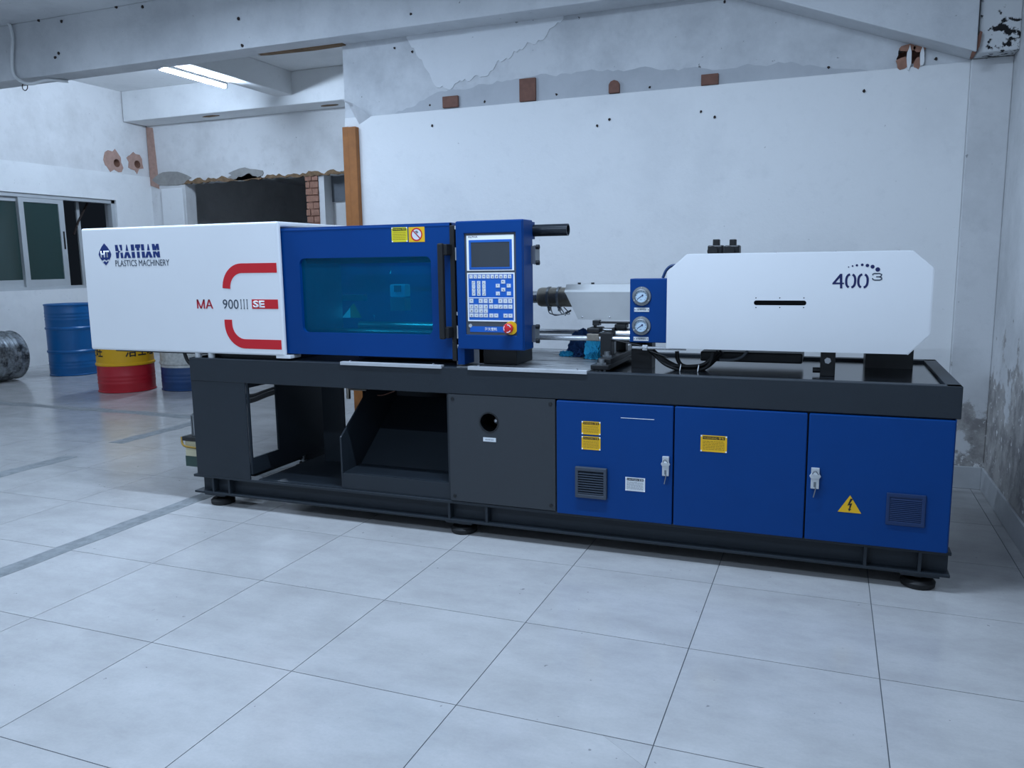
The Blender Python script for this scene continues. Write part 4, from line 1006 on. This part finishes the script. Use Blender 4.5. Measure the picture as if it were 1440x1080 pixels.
h4 = pxz(((1175, 397.3), (1181, 390.5), (1181, 397.3)), IY)
MB().holed(f4, [h4], IF-.0008, IF+.0002).build('cover_numeral', 'navy_print', ic)
three = pxz(((1227, 387), (1228, 385), (1230, 384.6), (1237, 384.6), (1240, 386), (1239, 388.2), (1237, 389.2), (1232, 389.2)), IY); ribbon('cover_superscript', three, .0045, 'slate_print', ic, IF)
three = pxz(((1237, 389.2), (1240, 391), (1240, 392.5), (1237, 393.9), (1230, 393.9), (1227.5, 393), (1226.8, 391)), IY); ribbon('cover_superscript', three, .0045, 'slate_print', ic, IF)
for (zx, zy), r in zip(((480, 295), (560, 275), (648, 260), (756, 250), (860, 264), (965, 288), (1070, 344)), (13, 17, 23, 27, 34, 39, 45)):
    q = P_((1160+zx/14.4, 355+zy/14.4)); MB().prism(circ(q[0], q[1], r/14.4*.00285, 20), IF-.0008, IF+.0002).build('cover_dot', 'navy_print', ic)
# what carries and surrounds it
box('injection_housing', 'black_metal', M, 2.25, 2.98, 1.76, 2.05, .98, 1.30, .01)
cbx('carriage_base', 'black_metal', (985, 494), (1128, 512), 1.78, .3, .006)
x0, x1, z0, z1 = rect((1217, 500), (1284, 512), 2.0); box('motor_foot', 'black_metal', M, x0, x1, 2.0, 2.2, .818, .96)
x0, x1, z0, z1 = rect((1154, 497), (1174, 525), 1.66); bk = box('cover_stand', 'black_metal', M, x0, x1, 1.66, 1.72, .818, .96, .002)
q = Yp((1164, 507), 1.66); MB().cyl((q.x, 1.652, q.z), (q.x, 1.662, q.z), .014, 6).build('stand_bolt', 'steel', bk)
MB().cyl((x0-.03, 1.69, .84), (x0, 1.69, .84), .012, 10).build('stand_pin', 'black_metal', bk)
x = Yp((905, 486), 1.75).x; box('gauge_stand', 'black_metal', M, Yp((888, 486), 1.72).x, Yp((917, 486), 1.72).x, 1.72, 1.80, .818, .96)
q = Yp((900, 491), 1.60)
MB().cyl((q.x-.05, 1.66, q.z), (q.x+.2, 1.66, q.z), .007, 10).cyl((q.x, 1.66, q.z), (q.x+.022, 1.66, q.z), .015, 6).build('drain_pipe', 'steel', M, smooth=False)
for dy, pts, r in ((1.70, ((880, 478), (905, 485), (917, 496), (935, 510), (955, 515), (985, 514), (1000, 505), (1010, 494)), .011),
                   (1.73, ((917, 492), (930, 503), (945, 512), (965, 519), (990, 517), (1003, 508), (1015, 494)), .013),
                   (1.68, ((918, 496), (935, 512), (960, 521), (985, 520), (998, 512), (1003, 496)), .010),
                   (1.75, ((952, 494), (953, 505), (960, 514), (980, 517), (995, 510)), .012)):
    MB().tube([Yp(p, dy) for p in pts], r*.8, 10).build('hydraulic_hose', 'black_rubber', M, smooth=True)
for px in ((957, 518), (982, 519)):
    q = Yp(px, 1.675); MB().tube([(q.x+.004, 1.66, q.z+.022), (q.x, 1.655, q.z-.012), (q.x-.002, 1.70, q.z-.02)], .002, 6).build('cable_tie', 'white_print', M)
MB().tube([Yp(p, 1.72) for p in ((1012, 506), (1030, 506), (1043, 502), (1052, 493))], .006, 8).build('grey_cable', 'grey_lintel', M, smooth=True)
MB().tube([Yp(p, 1.80) for p in ((932, 391), (937, 380), (944, 374), (952, 373))], .007, 8).build('arched_hose', 'drum_navy', M, smooth=True)
MB().tube([Yp(p, 1.66) for p in ((858, 477), (880, 482), (900, 486), (915, 494), (940, 503))], .003, 6).build('signal_cable', 'black_rubber', M, smooth=True)
# proportional valves sticking up behind the cover
for a in (995, 1018.5):
    x0, x1, z0, z1 = rect((a, 345), (a+21, 358), 1.9)
    vb = box('valve_coil', 'black_metal', M, x0, x1, 1.9, 1.98, 1.29, z1, .006)
    MB().cyl(((x0+x1)/2-.01, 1.898, z1-.028), ((x0+x1)/2-.01, 1.885, z1-.028), .024, 20).build('coil_cap', 'black_rubber', vb, smooth=True)
    x2, x3, z2, z3 = rect((a+7, 336.5), (a+15.5, 346), 1.9); box('valve_plug', 'black_rubber', vb, x2, x3, 1.91, 1.96, z1-.005, z3, .003)

# ================================================================== OTHER THINGS
# rags on the deck
from mathutils import noise as mn
def rag(name, mat, px, y, rx, ry, h, seed, label):
    base = Yp(px, y); mb = MB()
    bmesh.ops.create_icosphere(mb.bm, subdivisions=5, radius=1.0)
    for v in mb.bm.verts:
        d = v.co.normalized(); q = d*1.6+Vector((seed*3.1, seed*1.7, 0))
        fold = 1-abs(mn.noise(q*1.3))*1.5; fine = 1-abs(mn.noise(q*2.9+Vector((5, 2, 1))))*1.4; vf = mn.noise(q*6.0)
        k = .80+.30*(fold-.4)+.34*(fine-.5)+.10*vf+.22*mn.noise(q*.8)
        spread = 1+.5*max(0.0, -d.z)
        v.co = (base.x+rx*d.x*k*spread, y+ry*d.y*k*spread, .8365+max(0.0, h*(.30+.70*d.z)*k if d.z > -.4 else 0.0))
    return tag(mb.build(name, mat, smooth=False), label, 'rag')
rag('rag', 'rag_navy', (822, 499), 1.99, .088, .07, .125, 4, 'crumpled navy blue rag on the worn steel deck')
rag('rag', 'rag_cyan', (837, 501), 1.885, .052, .038, .098, 9, 'bright cyan crumpled rag lying against the navy rag')
rag('rag', 'rag_cyan', (797, 499.5), 1.95, .036, .022, .028, 12, 'small flat cyan rag poking out beside the navy rag')
# steel drums
def drum(name, c, mats, label, tops='drum_blue', lower=None):
    R, H = .288, .89
    e = empty(name, (c[0], c[1], 0)); tag(e, label, 'drum')
    def prof(h0, h1):
        pts = [(0.0, R-.004), (0.004, R+.006), (.014, R+.006), (.020, R-.002)]
        for hz_ in (.30, .59): pts += [(hz_-.022, R), (hz_-.008, R+.011), (hz_+.008, R+.011), (hz_+.022, R)]
        for hz_ in (.10, .14, .18, .70, .74, .78): pts += [(hz_-.012, R), (hz_, R+.004), (hz_+.012, R)]
        pts += [(.87, R-.002), (.876, R+.006), (.886, R+.006), (.89, R-.004)]
        pts = sorted(set(pts))
        a = [p for p in pts if h0 < p[0] < h1]
        return [(h0, R-.004 if h0 == 0 else R)]+a+[(h1, R-.004 if h1 == H else R)]
    o3 = (c[0], c[1], 0)
    if lower is None:
        MB().lathe(o3, (0, 0, 1), prof(0, H), 48).build('drum_shell', mats[0], e, smooth=True)
    else:
        MB().lathe(o3, (0, 0, 1), prof(0, lower), 48).build('drum_shell_lower', mats[0], e, smooth=True)
        MB().lathe(o3, (0, 0, 1), prof(lower, H), 48).build('drum_shell_upper', mats[1], e, smooth=True)
    MB().lathe((c[0], c[1], .868), (0, 0, 1), [(0, R-.012), (.004, R-.012)], 48).build('drum_lid', mats[-1], e)
    MB().cyl((c[0]+.17, c[1]-.05, .871), (c[0]+.17, c[1]-.05, .884), .03, 16).build('bung', 'dull_steel', e)
    return e
def at(px): q = Zp(px); return (q.x, q.y)
drum('oil_drum', at((107, 525)), ['drum_blue'], 'plain bright blue steel drum standing by the left wall under the window')
cY = at((180, 547.5))
dr2 = drum('oil_drum', cY, ['drum_red', 'drum_yellow'], 'yellow and red steel drum with black lettering behind the white cover', lower=.285)
dr3 = drum('oil_drum', at((268, 545)), ['drum_navy', 'drum_white'], 'scuffed white and dark blue steel drum behind the machine base', lower=.255)
def wrap_text(par, c, txt, ang, z0, z1, width, mat):
    me = text_bm(txt, bold=.02); vs = me.vertices
    ax0 = min(v.co.x for v in vs); ax1 = max(v.co.x for v in vs); ay0 = min(v.co.y for v in vs); ay1 = max(v.co.y for v in vs)
    mb = MB(); mb.bm.from_mesh(me); bpy.data.meshes.remove(me)
    bmesh.ops.subdivide_edges(mb.bm, edges=mb.bm.edges[:], cuts=1)
    for v in mb.bm.verts:
        u = (v.co.x-ax0)/(ax1-ax0)-.5; w = (v.co.y-ay0)/(ay1-ay0); a = ang+u*width/.29
        v.co = (c[0]+.2905*math.cos(a), c[1]+.2905*math.sin(a), z0+(z1-z0)*w)
    mb.build('drum_lettering', mat, par)
toC = math.atan2(CAM.y-cY[1], CAM.x-cY[0])
wrap_text(dr2, cY, '洁士旺', toC+.62, .385, .505, .36, 'black_print'); wrap_text(dr2, cY, '洁士旺', toC-1.45, .385, .505, .36, 'black_print')
# drum lying on its side
R = .288
ly0, ly1 = 3.92, 4.80
lxc = -6.42
e = empty('fallen_drum', (lxc, (ly0+ly1)/2, 0)); tag(e, 'scuffed black and silver steel drum lying on its side', 'drum')
pts = [(0, R-.004), (.004, R+.006), (.014, R+.006), (.02, R)]
for hz_ in (.12, .17, .22, .30, .44, .59, .67, .72, .77): pts += [(hz_-.02, R), (hz_-.007, R+.01), (hz_+.007, R+.01), (hz_+.02, R)]
pts += [(.866, R), (.872, R+.006), (.882, R+.006), (.88+.004, R-.004)]
MB().lathe((lxc, ly0, R+.011), (0, 1, 0), pts, 48).build('drum_shell', 'drum_scuffed', e, smooth=True)
MB().cyl((lxc+.1, ly0-.008, R+.1), (lxc+.1, ly0+.004, R+.1), .03, 14).build('bung', 'dull_steel', e)
